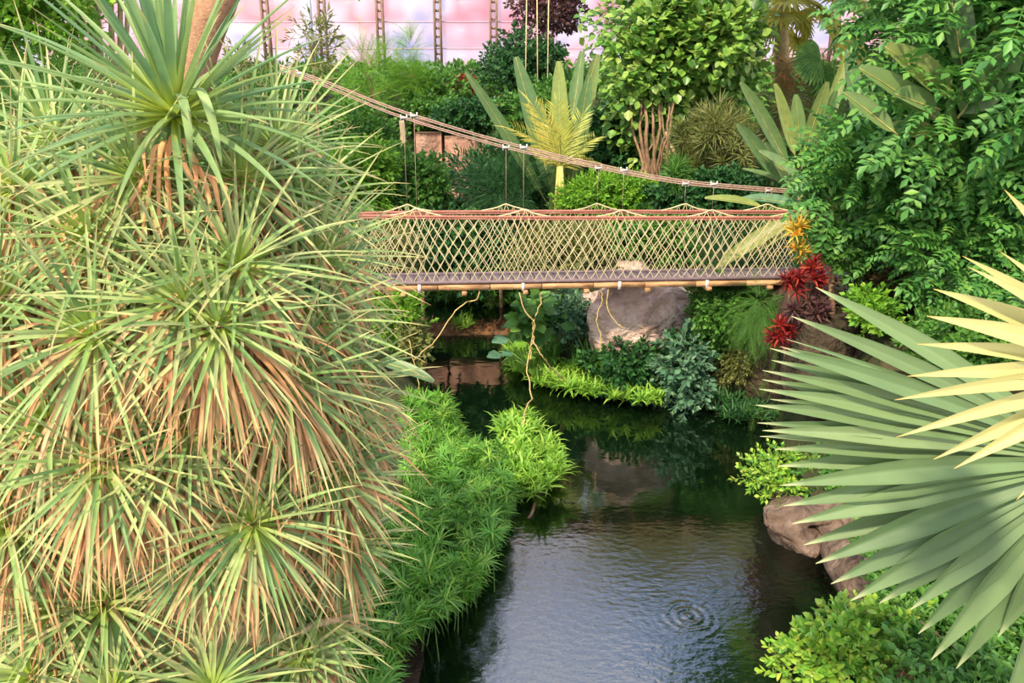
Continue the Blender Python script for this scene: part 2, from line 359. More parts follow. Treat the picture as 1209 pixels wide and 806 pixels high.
# ------------------------------------------------------------------ terrain and water
pond_px = [(380, 1100), (430, 860), (470, 790), (500, 740), (530, 690), (548, 630), (552, 590), (545, 540), (535, 500), (510, 470), (485, 450), (478, 425), (470, 395), (462, 375), (475, 352), (560, 341), (630, 347), (640, 372), (612, 398), (600, 425), (640, 446), (700, 462), (760, 472), (850, 478), (905, 492), (950, 560), (975, 620), (1010, 680), (1045, 740), (1040, 800), (1000, 860), (1060, 1100)]
pond = np.array([atz(x, y, 0)[:2] for x, y in pond_px])
def sdist(X, Y):
    """signed distance to the pond outline, positive on land"""
    P = np.stack([X, Y], -1); A = pond; B = np.roll(pond, -1, 0)
    best = np.full(X.shape, 1e9); inside = np.zeros(X.shape, bool)
    for a, b in zip(A, B):
        ab = b-a; t = np.clip(((P-a)@ab)/(ab@ab), 0, 1); q = a+t[..., None]*ab
        best = np.minimum(best, np.linalg.norm(P-q, axis=-1))
        cond = ((a[1] > Y) != (b[1] > Y)); xx = a[0]+(Y-a[1])/(b[1]-a[1]+1e-12)*(b[0]-a[0]); inside ^= cond & (X < xx)
    return np.where(inside, -best, best)
def H(X, Y):
    X = np.asarray(X, float); Y = np.asarray(Y, float); d = sdist(X, Y)
    hill = np.interp(Y, [17, 20, 22.5, 24, 25.2, 26, 32, 45], [0, .7, 1.8, 2.8, 4.6, 5.6, 6.7, 7.0])
    side = np.clip((X-.6-(Y < 12)*0)/1.2, 0, 1)         # right bank is high and steep
    rb = np.where(Y > 9.2, np.clip(d*2.6, 0, 2.1), np.clip(d*2, 0, 1.15)+np.clip(d-.6, 0, 3)*.12)
    lb = np.clip(d*.6, 0, .3)+np.clip(d-.6, 0, 6)*.13
    land = side*rb+(1-side)*lb
    land = land*np.interp(Y, [17, 23], [1, 0])
    z = land+hill*np.clip(d/1.6, 0, 1)
    z = np.where(d < 0, np.maximum(d*1.1, -.9), z)
    return z
def Hs(x, y): return float(H(np.array([x]), np.array([y]))[0])
nx, ny = 170, 190
gx = np.linspace(-24, 24, nx); gy = np.concatenate([np.linspace(-2, 26, 150), np.linspace(26.4, 46, 40)])
XX, YY = np.meshgrid(gx, gy); ZZ = H(XX, YY)
for i in range(ny):
    for j in range(nx):
        ZZ[i, j] += .09*mn.noise(Vector((XX[i, j]*1.3, YY[i, j]*1.3, 0)))
V = np.stack([XX, YY, ZZ], -1).reshape(-1, 3)
ii, jj = np.meshgrid(np.arange(ny-1), np.arange(nx-1), indexing='ij'); a = (ii*nx+jj).ravel()
Lp = np.stack([a, a+1, a+nx+1, a+nx], 1).ravel()
make('ground', G(V, Lp, [4]*len(a)), M_soil, smooth=True, kind='structure')
wv = np.array([[-12, 0.5, 0], [12, .5, 0], [12, 24, 0], [-12, 24, 0]], float)
make('water', G(wv, [0, 1, 2, 3], [4]), M_water, kind='structure')

# ------------------------------------------------------------------ back wall of the hall
WY = 32.0
bx = [at(p, 60, WY)[0] for p in (-480, -414, -348, -282, -216, -150, -84, -18, 48, 116, 183, 250, 318, 384, 451, 518, 583, 649, 717, 783, 849, 915, 981, 1047, 1113, 1179, 1245, 1311)]
wall = make('wall_back', None, None, kind='structure')
pl = make('plinth', box((0, WY+.05, 6.4), (56, .5, 1.0)), M_plinth, wall)
zr = [6.9, 7.75, 8.75, 9.8, 10.9]
for i in range(len(bx)-1):
    for k in range(len(zr)-1):
        wd = bx[i+1]-bx[i]; g = box(((bx[i]+bx[i+1])/2, WY+.1, (zr[k]+zr[k+1])/2), (wd, .03, zr[k+1]-zr[k]))
        make('pane', g, M_pane, wall)
for k in range(1, len(zr)): make('glazing_bar', box((0, WY+.07, zr[k]), (54, .05, .035)), surf('glazing_bar', [(190, 160, 164), (204, 176, 180)], 2), wall)
for i, x in enumerate(bx):
    pname = 'lattice_column'
    lbl = {12: 'tan lattice steel column just right of the spiky crown', 13: 'tan lattice steel column behind the drooping twig tree', 14: 'tan lattice steel column above the feathery green shrub',
           15: 'tan lattice steel column left of the clear pink panes', 16: 'tan lattice steel column touching the dark reddish tree', 17: 'lattice steel column veiled by the dark reddish tree', 18: 'lattice steel column at the edge of the round-leaved tree'}.get(i, None)
    if lbl is None and (i < 9 or 19 <= i <= 21 or i > 23): continue
    if lbl is None: lbl = 'lattice steel column of the hall hidden among foliage'
    t = thing(pname, lbl, 'column', (x, WY-.1, 6.8), group='lattice columns of the glazed wall')
    for s in (-1, 1): make('chord', box((x+s*.12, WY-.15, 9.1), (.09, .14, 4.9)), M_steel, t)
    rg = [box((x, WY-.1, 6.9+.32*k), (.24, .07, .09)) for k in range(15)]
    r0 = None
    for k in range(15):
        make('rung', rg[k], M_steel, t)
x = at(369, 40, WY)[0]
solo('post', tube([[x, WY-.4, 6.6], [x, WY-.4, 11.4]], .13, 12), M_white, 'smooth white post between two lattice columns', 'post', (x, WY-.4, 6.6))
# sloping roof edge beam top right
p0, p1 = at(960, -20, 27), at(1075, 18, 25)
t = thing('roof_beam', 'sloping brown roof beam above the fan palm', 'beam', p0)
for o in (0, .28): make('flange', tube([p0+[0, 0, o], p1+[0, 0, o]], .06, 4), M_steel, t)
for k in range(9):
    q = p0+(p1-p0)*k/8; make('web', tube([q, q+[0, 0, .28]], .04, 4), M_steel, t)

# ------------------------------------------------------------------ generic plants
def blob_pts(c, r, n, lobes, front=True, seed=None):
    r = np.array(r); R = np.random.default_rng(seed if seed is not None else int(rng.integers(1e9)))
    ld = nrm(R.normal(0, 1, (lobes, 3))); lc = ld*(R.random((lobes, 1))**.45)*.72; lr = R.uniform(.3, .46, lobes)*(1.15 if lobes < 14 else .85)
    k = R.integers(0, lobes, n); d = nrm(R.normal(0, 1, (n, 3)))
    rad = lr[k]*(R.random(n)**.35)
    p = lc[k]+d*rad[:, None]
    out = nrm(p*.6+d)
    return c+p*r, out, c+lc*r
def shrub(name, label, bb, Y, tm, size, n, mat, depth=None, up=.4, lobes=9, indiv=0, cat='shrub', group=None, stem=M_bark, leafname='leaf', jit=.35, nb=4, base=None, vary=.25, zmin=None, stemr=.05, nrmup=False, wood=True):
    x0, y0, x1, y1 = bb; c = at((x0+x1)/2, (y0+y1)/2, Y); s = mpp((y0+y1)/2, Y)
    rx = (x1-x0)/2*s; rz = (y1-y0)/2*s*1.03; ry = depth or min(rx, rz*1.3)
    if wood is False: nb = 0
    P, D, lc = blob_pts(c, (rx, ry, rz), n, lobes)
    if base is None:
        bz = Hs(c[0], c[1]); base = np.array([c[0], c[1], min(bz, c[2]-rz*.4)])
    base = np.array(base, float)
    t = thing(name, label, cat, base, group)
    d = nrm(D+np.array([0, 0, up])+rng.normal(0, jit, (n, 3)))
    upv = nrm(np.array([0, -.55, 1.0])+rng.normal(0, .25, (n, 3))) if nrmup else nrm(np.cross(np.cross(d, [0, 0, 1.0])+1e-4, d)*1.0+rng.normal(0, .25, (n, 3)))
    Rm = frames(d, upv); S = size*rng.uniform(1-vary, 1+vary, n)
    tms = tm if isinstance(tm, list) else [tm]
    order = np.argsort(np.linalg.norm(P-np.array([0, 0, CH]), axis=1))
    near = order[:indiv]; rest = order[indiv:]
    if indiv:
        mes = [to_mesh(leafname, g, mat) for g in tms]
        for q, i in enumerate(near): place(leafname, mes[q % len(mes)], Rm[i], P[i], S[i], t)
    gs = []
    for q, g in enumerate(tms):
        idx = rest[q::len(tms)]
        if len(idx): gs.append(inst(g, Rm[idx], P[idx], S[idx]))
    if gs: make('foliage', join(gs), mat, t, kind='stuff')
    if wood:
        tp = c-[0, 0, rz*.25]
        if tp[2]-base[2] > .15: make('trunk', tube(spline([base-[0, 0, .1], (base+tp)/2+rng.normal(0, .05, 3), tp], 6), np.linspace(stemr*1.3, stemr*.8, 6), 7), stem, t, True)
        st = tp if tp[2] > base[2]+.15 else base
        for q in range(min(nb, len(lc))):
            e = lc[q]; make('branch', tube(spline([st, (st+e)/2+[0, 0, rz*.08], e], 6), np.linspace(stemr*.6, stemr*.2, 6), 5), stem, t, True)
    return t
T_ov = [sprig(6, .5, .5), sprig(7, .45, .45)]
T_fine = [sprig(9, .32, .38, segs=2), sprig(8, .36, .34, segs=2)]
T_lance = [sprig(7, .6, .22, segs=2)]
T_pin = [pinnate(6, .3, .56, k=.35), pinnate(5, .34, .55, k=.55)]
T_pinf = [pinnate(11, .26, .3, segs=1, k=.7), pinnate(10, .28, .3, segs=1, k=.4)]
T_fern = [pinnate(16, .2, .28, segs=1, k=.9, ang=75), pinnate(15, .22, .26, segs=1, k=.5, ang=72)]
T_ros = [rosett(22, .07), rosett(24, .06, .8)]
T_leaf = [ovate(.85, 3, .15, .3, .8), ovate(.9, 3, .2, .5, .8)]
T_palm = [pinnate(22, .34, .09, segs=2, k=1.1, ang=52), pinnate(20, .36, .09, segs=2, k=.7, ang=48)]

# far tree line, left
shrub('leafy_tree', 'bushy bright green tree in the upper left corner', (-150, -260, 118, 125), 15, T_ov, .42, 3200, M_bright, lobes=16, cat='tree', depth=2.2)
shrub('leafy_tree', 'darker green tree low behind the spiky tree at upper left', (-160, 40, 130, 260), 13, T_pinf, .5, 900, M_mid, lobes=12, cat='tree', depth=1.6)
t = thing('slender_tree', 'group of bare slender pale stems rising behind the spiky crown', 'tree', at(115, 130, 17))
for i, (a0, b0) in enumerate(((96, 118), (108, 122), (128, 132), (141, 139), (150, 146), (85, 104))):
    make('stem', tube(spline([at(b0, 120, 17), at((a0+b0)/2+2, 40, 17), at(a0, -60, 17)], 6), .07-.006*i, 6), M_barkpale, t, True)
P = rng.normal(0, 1, (260, 3))*[1.1, .5, 1.1]+at(118, -30, 17); d = nrm(rng.normal(0, 1, (260, 3))+[0, 0, -.2])
make('foliage', inst(T_pinf[0], frames(d, [[0, 0, 1]]), P, .35), M_mid, t, kind='stuff')
t = thing('leaning_tree', 'thick orange-brown leaning trunk behind the top crown', 'tree', at(225, 110, 14))
make('trunk', tube(spline([at(222, 120, 14), at(238, 50, 14), at(266, -20, 14), at(285, -90, 14)], 8), np.linspace(.34, .3, 8), 12), surf('orange_bark', [(140, 104, 76), (180, 140, 104)], 7, bump=.5), t, True)
P = rng.normal(0, 1, (420, 3))*[1.2, .7, .8]+at(270, -190, 14)
make('foliage', inst(T_ov[0], frames(nrm(rng.normal(0, 1, (420, 3))), [[0, 0, 1]]), P, .3), M_mid, t, kind='stuff')
shrub('drooping_twig_tree', 'thin olive tree with drooping sprays against the pale panes', (335, 28, 400, 90), 20, T_lance, .4, 60, M_olive, lobes=7, cat='tree', stemr=.03)
shrub('drooping_twig_tree', 'faint twiggy tree right of the spiky crown low down', (262, 45, 320, 130), 16, T_lance, .3, 60, M_olive, lobes=7, cat='tree', stemr=.03)
# centre back planting
shrub('feathery_shrub', 'feathery green shrub left of the small roof-side tree, tall', (398, 48, 484, 170), 24, T_pinf, .6, 420, M_bright, lobes=10)
shrub('feathery_shrub', 'small feathery tree in front of the clear pink panes', (466, 40, 526, 132), 25, T_pinf, .55, 420, M_bright, lobes=8)
shrub('leafy_shrub', 'dark leafy shrub filling the slope left of the pale stump', (370, 125, 470, 205), 22, T_ov, .4, 700, M_mid, lobes=9)
shrub('bright_shrub', 'bright lime-green shrub just above the left end of the bridge rail', (384, 168, 472, 256), 17.5, T_fine, .42, 1300, M_bright, lobes=12)
shrub('leafy_shrub', 'green shrub right of the lime shrub under the cable', (455, 180, 530, 262), 18.5, T_ov, .34, 800, M_mid, lobes=9)
shrub('leafy_shrub', 'shrub growing over the terrace behind the first cable clamp', (470, 100, 560, 152), 25, T_ov, .42, 520, M_mid, lobes=9)
shrub('hanging_creeper', 'dark creeper trailing over the terrace above the rock recess', (494, 126, 615, 158), 23.2, T_ov, .34, 600, M_dark, depth=.5, cat='creeper', wood=False)
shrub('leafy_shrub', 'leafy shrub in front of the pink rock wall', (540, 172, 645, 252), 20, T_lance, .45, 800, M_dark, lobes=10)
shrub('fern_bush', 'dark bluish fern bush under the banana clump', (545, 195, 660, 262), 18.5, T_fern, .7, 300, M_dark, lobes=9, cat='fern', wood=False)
shrub('leafy_shrub', 'green shrub on the terrace behind the tall left banana leaf', (590, 98, 680, 190), 23, T_ov, .42, 800, M_mid, lobes=10)
shrub('maroon_tree', 'airy dark reddish tree against the pink panes', (590, -40, 700, 70), 26, T_ov, .36, 620, M_maroon, lobes=16, cat='tree', jit=.6, stem=M_barkpale)
shrub('dark_tree', 'dense dark green tree below the reddish crown', (572, 38, 668, 110), 25.5, T_ov, .36, 900, M_dark, lobes=12, cat='tree')
shrub('red_plant', 'small crimson plant on the terrace by the glazed wall', (534, 96, 556, 116), 26.5, T_ov, .4, 60, M_red, lobes=4, cat='plant')
for k, (xa, xb) in enumerate(((622, 620), (634, 635), (648, 646))):
    solo('thin_trunk', tube([at(xb, 130, 24), at((xa+xb)/2, 60, 24), at(xa, -20, 24)], .018, 5), M_barkpale, ('leftmost', 'middle', 'rightmost')[k]+' of three slender pale trunks in front of the reddish tree', 'trunk', at(xb, 130, 24), True, group='thin pale trunks by the reddish tree')
shrub('lime_shrub', 'low lime-green shrub above the middle of the bridge rail', (668, 204, 776, 258), 17.5, T_fine, .4, 1400, M_bright, lobes=12)
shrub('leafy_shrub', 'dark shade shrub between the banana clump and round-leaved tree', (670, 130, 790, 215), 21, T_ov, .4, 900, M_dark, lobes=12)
# terrace wall and recess
tz = at(548, 122, 25.4)
t = thing('terrace_parapet', 'low brown masonry terrace wall above the rock recess', 'parapet', at(560, 128, 25))
make('coping', box(at(565, 124, 25), (3.6, .35, .12)), M_rockp, t)
for k in range(16): make('block', box(at(515+k*6.6, 131, 25), (.17, .28, .3)), M_rockl, t)
def slab(px0, py0, px1, py1, Y, th, seed, amp=.12, nseg=14):
    c0 = at(px0, py0, Y); c1 = at(px1, py1, Y); V = []; Lp = []
    for s in (0, 1):
        for i in range(nseg+1):
            for j in range(nseg+1):
                x = c0[0]+(c1[0]-c0[0])*i/nseg; z = c0[2]+(c1[2]-c0[2])*j/nseg
                V.append([x, Y+s*th-amp*4*abs(mn.noise(Vector((x*.9+seed, z*.6, seed)))), z])
    m = (nseg+1)**2
    for s in (0, 1):
        for i in range(nseg):
            for j in range(nseg):
                a = s*m+i*(nseg+1)+j; q = [a, a+1, a+nseg+2, a+nseg+1]; Lp += q if s else q[::-1]
    e = [i*(nseg+1) for i in range(nseg+1)]; f = [i*(nseg+1)+nseg for i in range(nseg+1)]
    for arr in (e, f, list(range(nseg+1)), [nseg*(nseg+1)+j for j in range(nseg+1)]):
        for a_, b_ in zip(arr[:-1], arr[1:]): Lp += [a_, b_, b_+m, a_+m]
    return G(V, Lp, [4]*(len(Lp)//4))
t = thing('rock_outcrop', 'pinkish brown rock wall beneath the shaded recess', 'rock', at(540, 210, 23.2))
make('rock_slab', slab(492, 156, 523, 232, 23.1, .6, 1), M_rockp, t, True)
make('rock_slab', slab(525, 160, 600, 236, 23.2, .6, 5), M_rockp, t, True)
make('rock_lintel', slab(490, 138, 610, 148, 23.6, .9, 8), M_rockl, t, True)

n = 9000; P = np.stack([rng.uniform(-17, 17, n), 18.6+13*rng.random(n)**1.2, np.zeros(n)], 1); P = P[sdist(P[:, 0], P[:, 1]) > .5]; P[:, 2] = H(P[:, 0], P[:, 1])+rng.uniform(.0, .5, len(P))
n = len(P); d = nrm(rng.normal(0, 1, (n, 3))*[.8, .8, .4]+[0, -.4, .7])
solo('undergrowth', inst(T_ov[0], frames(d, rng.normal(0, 1, (n, 3))+[0, 0, .5]), P, .5*rng.uniform(.6, 1.2, n)), M_mid, 'mixed low green undergrowth covering the slope below the glazed wall', 'undergrowth', (0, 25, 4), kind='stuff')
# banana clumps
def blade(base, tip, w, bend=.15, mat=M_ban, up=(0, -1, .3), parent=None, name='leaf', stalk=.18, k=.2, label=None):
    base = np.array(base); tip = np.array(tip); d = tip-base; Ln = np.linalg.norm(d)*1.04
    d0 = nrm(d)+np.array([0, 0, k*.35])
    pf = lambda s: .08 if s < stalk*.6 else max(.05, math.sin(PI*min(1, (s-stalk*.6)/(1-stalk*.6))**.8*.97)**.55)
    g = ribbons(base[None], d0[None], Ln, w, k, np.array(up, float)[None], 12, .3, prof=pf)
    o = make(name, g, mat, parent, True, label=label)
    if name == 'leaf':
        mid = g.V.reshape(-1, 3, 3)[:, 1]
        make('midrib', tube(mid+nrm(np.array(up, float))*.012, np.linspace(.03, .008, 13)*w*1.3, 4), M_ylgs, o)
    return o
M_ylgs = leafmat('pale_midrib', [(170, 190, 110), (190, 204, 130)])
Yb = 19.0
t = thing('banana_plant', 'tall banana clump with upright grey-green leaves behind bridge centre', 'banana plant', at(655, 246, Yb))
for (bx_, by_, tx, ty, wpx, dy) in ((648, 244, 556, 90, 15, -.6), (656, 244, 612, 74, 24, 0), (662, 225, 660, 78, 22, .5), (664, 225, 686, 66, 18, .7), (668, 225, 703, 70, 22, .3), (674, 225, 694, 96, 20, -.2), (660, 240, 640, 130, 18, .9)):
    blade(at(bx_, by_, Yb), at(tx, ty, Yb+dy), wpx*mpp(150, Yb), parent=t, up=(rng.uniform(-.5, .5), -1, .3))
for q in range(3): make('stalk', tube([at(650+q*7, 262, Yb), at(654+q*4, 200, Yb)], [.09, .06], 8), M_stem, t, True)
t = thing('yellow_palm', 'small yellow-green feather palm in front of the banana clump', 'palm', at(660, 250, 18))
for k, (tx, ty, L_) in enumerate(((622, 150, 1), (640, 132, 1), (660, 128, 1), (684, 140, 1), (700, 160, 1), (628, 180, 1), (702, 190, 1), (650, 150, 1), (672, 150, 1))):
    c = at(661, 200, 18); e = at(tx, ty, 17.6+.15*k); d = e-c; up = np.array([0, -.5, 1.0])
    R_ = frames((d+[0, 0, .3])[None], up[None])[0]
    make('frond', inst(T_palm[k % 2], R_[None], c[None], np.linalg.norm(d)*1.15), M_ylg, t)
for k in range(3): make('stalk', tube([at(655+k*6, 256, 18), at(659+k*2, 196, 18)], [.05, .035], 6), M_ylgs, t, True)

# round-leaved tree: 300 nearest leaves singly
shrub('round_leaved_tree', 'large dense tree with round green leaves left of the fan palm', (684, -75, 928, 214), 20.6, T_leaf, .215, 11500, M_round, depth=2.1, up=-.1, lobes=44, indiv=280, cat='tree', jit=.5, nb=6, stemr=.13, nrmup=True)
t = thing('aerial_root_trunk', 'cluster of pale hanging roots beneath the round-leaved tree', 'trunk', at(775, 208, 19.6))
rr = [(744, 757, 206), (758, 761, 212), (764, 766, 214), (770, 769, 216), (777, 772, 216), (782, 776, 214), (790, 781, 212), (796, 786, 204), (786, 796, 190), (778, 790, 186), (768, 764, 210)]
for k, (a0, b0, y_) in enumerate(rr):
    y0_ = 156 if k in (8, 9) else 118
    S_ = spline([at(a0, y0_, 19.6), at(a0*.6+b0*.4+rng.normal(0, 3), y0_*.6+y_*.4, 19.5+rng.normal(0, .1)), at(b0+rng.normal(0, 2), y0_*.2+y_*.8, 19.4), at(b0, y_, 19.4)], 12); S_[1:-1] += rng.normal(0, .018, (10, 3))
    make('root', tube(S_, np.linspace(.03, .06, 12)*rng.uniform(.6, 1.2), 6), M_barkpale if k in (8, 9) else M_bark, t, True)
# dracaena / spiky shrubs
shrub('spiky_shrub', 'olive shrub of many thin-leaved rosettes right of the hanging roots', (782, 128, 905, 245), 18, T_ros, .4, 260, M_olive, lobes=14, nb=6, indiv=60, leafname='leaf_rosette')
shrub('spiky_shrub', 'small dark green rosette plant beside the hanging roots', (772, 178, 815, 226), 17.4, T_ros, .38, 30, M_mid, lobes=5, indiv=20, leafname='leaf_rosette')
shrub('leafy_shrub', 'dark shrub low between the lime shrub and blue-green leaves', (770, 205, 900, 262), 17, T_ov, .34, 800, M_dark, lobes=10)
# fan palm at back right
def fanleaf(c, d, up, r, n=20, arc=2.6, w=None, k=.5):
    a = np.linspace(-arc, arc, n); R_ = frames(np.array(d)[None], np.array(up)[None])[0]
    dl = np.stack([np.sin(a), np.cos(a), 0*a], 1)@R_.T
    return ribbons(np.tile(c, (n, 1)), dl, r*(1-.12*np.abs(a/arc)), w or r*.13, k, np.tile(R_[:, 2], (n, 1)), 4, .4, prof=lambda s: (.3+s*1.6 if s < .45 else 1-((s-.45)/.55)**1.3+.03))
t = thing('fan_palm', 'fan palm with yellowish crown and orange dead skirt, at the back', 'palm', at(930, 160, 22))
make('trunk', tube([at(926, 160, 22), at(922, 20, 22), at(924, -40, 22)], [.22, .18, .17], 10), M_barkpale, t, True)
cc = at(935, -10, 22)
for k in range(44):
    az = k*2.399; el = rng.uniform(-.75, .9); d = np.array([math.cos(az)*math.cos(el), math.sin(az)*math.cos(el)*.8, math.sin(el)]); q = cc+d*rng.uniform(.8, 1.9)*[1.15, 1, .9]+[.35, 0, -.3]
    o = make('frond', fanleaf(q, d+[0, 0, -.3], [d[0]*.3, -.6, 1], .75, 18, 2.3), M_ylg, t)
    make('leaf_stalk', tube([cc, q], .02, 4), M_ylgs, o)
n = 70; c_ = at(930, 92, 21.8)+rng.normal(0, .1, (n, 3))*[1, 1, 2]; az = rng.random(n)*2*PI
make('dead_leaf_skirt', ribbons(c_, np.stack([np.cos(az)*.5, np.sin(az)*.5, rng.uniform(-1, .8, n)], 1), rng.uniform(.4, .9, n), .06, .8, [[0, -1, .2]], 4), M_deadorange, t, kind='stuff')
t = thing('fan_palm', 'broad folded fan palm leaves right of the yellowish palm', 'palm', at(985, 150, 20))
for k, (a_, b_) in enumerate(((985, 50), (968, 70), (1003, 62), (990, 88))):
    make('frond', fanleaf(at(a_, b_, 20), [(-1)**k*.8, 0, .3-.4*k], [0, -1, .5], .8, 18, 1.5, w=.14), M_mid if k % 2 else M_ylg, t)
    make('leaf_stalk', tube([at(985, 150, 20), at(a_, b_, 20)], .025, 5), M_stem, t)
shrub('feathery_shrub', 'yellow-green feathery shrub behind the right banana leaves', (905, 70, 1010, 160), 21, T_pinf, .5, 500, M_olive, lobes=10)
# right banana clump
Yb = 15.5
t = thing('banana_plant', 'banana clump with many upright leaves left of the big right tree', 'banana plant', at(945, 240, Yb))
for (bx_, by_, tx, ty, wpx, m_) in ((935, 205, 878, 100, 17, 0), (940, 190, 917, 102, 14, 0), (945, 180, 940, 114, 16, 0), (950, 185, 975, 100, 18, 0), (952, 185, 984, 104, 8, 1), (965, 185, 1001, 62, 15, 1), (955, 200, 985, 110, 17, 0),
        (1018, 175, 1002, 62, 20, 0), (1025, 170, 1025, 70, 26, 1), (930, 225, 874, 148, 17, 0), (940, 235, 905, 170, 14, 0), (925, 240, 1066, 142, 9, 0), (1000, 180, 1040, 130, 22, 1)):
    blade(at(bx_, by_, Yb), at(tx, ty, Yb+rng.uniform(-.5, .5)), wpx*mpp(150, Yb), parent=t, mat=M_banpale if m_ else M_ban, up=(rng.uniform(-.4, .4), -1, .3))
for q in range(4): make('stalk', tube([at(925+q*22, 262, Yb), at(932+q*18, 190, Yb)], [.09, .05], 8), M_stem, t, True)
t = thing('banana_plant', 'low banana plant whose blue-green leaves arch behind the right rail', 'banana plant', at(950, 250, 14.5))
for (bx_, by_, tx, ty, wpx, m_) in ((958, 245, 880, 232, 15, 2), (905, 245, 835, 232, 12, 0), (952, 220, 900, 178, 18, 0), (950, 240, 918, 192, 18, 1), (960, 246, 850, 312, 20, 1), (962, 250, 890, 296, 18, 1), (945, 225, 880, 198, 9, 0)):
    blade(at(bx_, by_, 14.3), at(tx, ty, 14.3+rng.uniform(-.3, .3)), wpx*mpp(230, 14.3), parent=t, mat=(M_ban, M_banpale, M_blue)[m_], up=(rng.uniform(-.2, .2), -.7, .8), k=.3)
make('stalk', tube([at(960, 330, 14.3), at(960, 240, 14.3)], [.1, .07], 8), M_stem, t, True)
t = thing('banana_plant', 'pale broad banana leaves among the upper boughs of the right tree', 'banana plant', at(1110, 300, 8.4))
for (bx_, by_, tx, ty, wpx, m_) in ((1130, 120, 1050, 55, 36, 1), (1150, 120, 1190, 20, 34, 1), (1110, 130, 1060, 110, 30, 0), (1120, 150, 1020, 80, 30, 0), (1130, 140, 1200, 60, 46, 0), (1110, 160, 1050, 150, 26, 1), (1140, 100, 1120, -40, 34, 0), (1060, 160, 1000, 110, 22, 0)):
    blade(at(bx_, by_, 9.1), at(tx, ty, 9.1+rng.uniform(-.5, .3)), wpx*mpp(100, 9.1), parent=t, mat=M_banpale if m_ else M_ban, up=(rng.uniform(-.2, .2), -.9, .5), k=.2)
make('stalk', tube([at(1150, 400, 10), at(1130, 200, 9.8), at(1122, 120, 9.2)], [.1, .08, .05], 8), M_stem, t, True)

# middle distance seen through the net
shrub('olive_shrub', 'yellow-green shrub seen through the left half of the net', (410, 262, 500, 345), 15.5, T_fine, .36, 900, M_olive, lobes=10, wood=False)
shrub('leafy_shrub', 'shaded shrub seen through the net left of centre', (480, 258, 620, 335), 17, T_ov, .34, 1100, M_dark, lobes=12, wood=False)
shrub('olive_shrub', 'dry olive shrub seen through the net right of centre', (600, 262, 730, 332), 15.5, T_fine, .34, 1100, M_olive, lobes=12, wood=False)
shrub('leafy_shrub', 'green shrub seen through the net above the boulder', (710, 258, 830, 325), 15.5, T_ov, .34, 900, M_mid, lobes=10)
shrub('leafy_shrub', 'shrub seen through the right end of the net', (815, 262, 955, 330), 15, T_fern, .5, 420, M_dark, lobes=9, wood=False)
shrub('leafy_shrub', 'green leaves below the left end of the deck', (435, 345, 500, 405), 14.5, T_ov, .34, 260, M_bright, lobes=7, wood=False)
shrub('leafy_shrub', 'overhanging growth in the dark beyond the upper pool', (480, 318, 700, 352), 21, T_lance, .5, 900, M_mid, lobes=12, depth=.9, wood=False)

# ------------------------------------------------------------------ right tree with compound leaves
ct = shrub('compound_leaf_tree', 'big tree with compound leaves filling the upper right', (1010, -520, 1500, 345), 9.6, T_pin, .46, 4200, M_tree, depth=1.9, up=.05, lobes=46, indiv=290, leafname='compound_leaf', cat='tree', jit=.35, nb=8, stemr=.12, nrmup=True, vary=.2)
n = 1700; Pb, Db, _ = blob_pts(np.array([8.2, 17.5, 11.6]), (3.6, 2.2, 4.0), n, 26)
make('added_unseen_boughs', inst(T_ov[0], frames(nrm(Db+rng.normal(0, .4, (n, 3))), [[0, -.3, 1]]), Pb, .85), M_tree, ct, kind='stuff')  # unseen boughs added out of view to darken the pond's right-hand reflection
make('added_limb', tube(spline([at(1170, 120, 10.5), [6.6, 13, 8.5], [8, 16.5, 11], [7.6, 17.5, 13]], 10), np.linspace(.12, .05, 10), 7), M_bark, ct, True)  # limb added to carry the unseen boughs
shrub('compound_leaf_shrub', 'leafy boughs hanging over the right end of the bridge', (930, 120, 1150, 330), 10.6, T_pin, .4, 900, M_tree, depth=1.0, up=.1, lobes=14, indiv=180, leafname='compound_leaf', cat='shrub', nrmup=True, vary=.2, wood=False)
shrub('compound_leaf_shrub', 'dense darker boughs above the yellow fan leaf', (1080, 200, 1300, 400), 9.2, T_pin, .36, 800, M_tree, depth=1.2, up=.1, lobes=14, indiv=60, leafname='compound_leaf', cat='shrub', nrmup=True, vary=.2)
shrub('leafy_shrub', 'low green leaves left of the red plants, below the boughs', (955, 255, 1010, 335), 10.8, T_ov, .26, 160, M_mid, lobes=6)
for (bb, lb) in (((968, 258, 990, 280), 'orange-yellow leaf rosette nearest the rail end'), ((930, 262, 952, 288), 'yellow leaf rosette beside the net end'), ((936, 286, 958, 312), 'lower yellow leaf rosette below the rail end'), ((974, 244, 1000, 262), 'orange leaf rosette half hidden in the boughs')):
    shrub('yellow_croton', lb, bb, 10.7, [rosett(12, .16)], .22, 5, M_yel, lobes=3, cat='plant', nb=2, base=at((bb[0]+bb[2])/2, bb[3]+14, 10.8), stem=M_stem, stemr=.015, indiv=5, leafname='leaf_rosette')
for (bb, n_, lb) in (((936, 305, 972, 350), 9, 'bright red leafed plant at the bridge end, tallest'), ((922, 320, 945, 352), 6, 'red leafed plant touching the deck end'), ((925, 348, 985, 385), 14, 'dark maroon leafed plant under the bright red one'), ((910, 375, 945, 412), 8, 'lowest deep red plant above the palm leaf')):
    shrub('red_cordyline', lb, bb, 10.4, [rosett(16, .2), rosett(14, .18, .8)], .19, int(n_*1.6), M_red if 'maroon' not in lb else M_maroon, lobes=5, cat='plant', nb=3, base=at((bb[0]+bb[2])/2, bb[3]+6, 10.5), stem=M_bark, stemr=.015, indiv=40, leafname='leaf_rosette')
shrub('leafy_shrub', 'small light green plant behind the white palm segment', (1005, 345, 1060, 400), 9.6, T_ov, .24, 90, M_bright, lobes=5, wood=False)
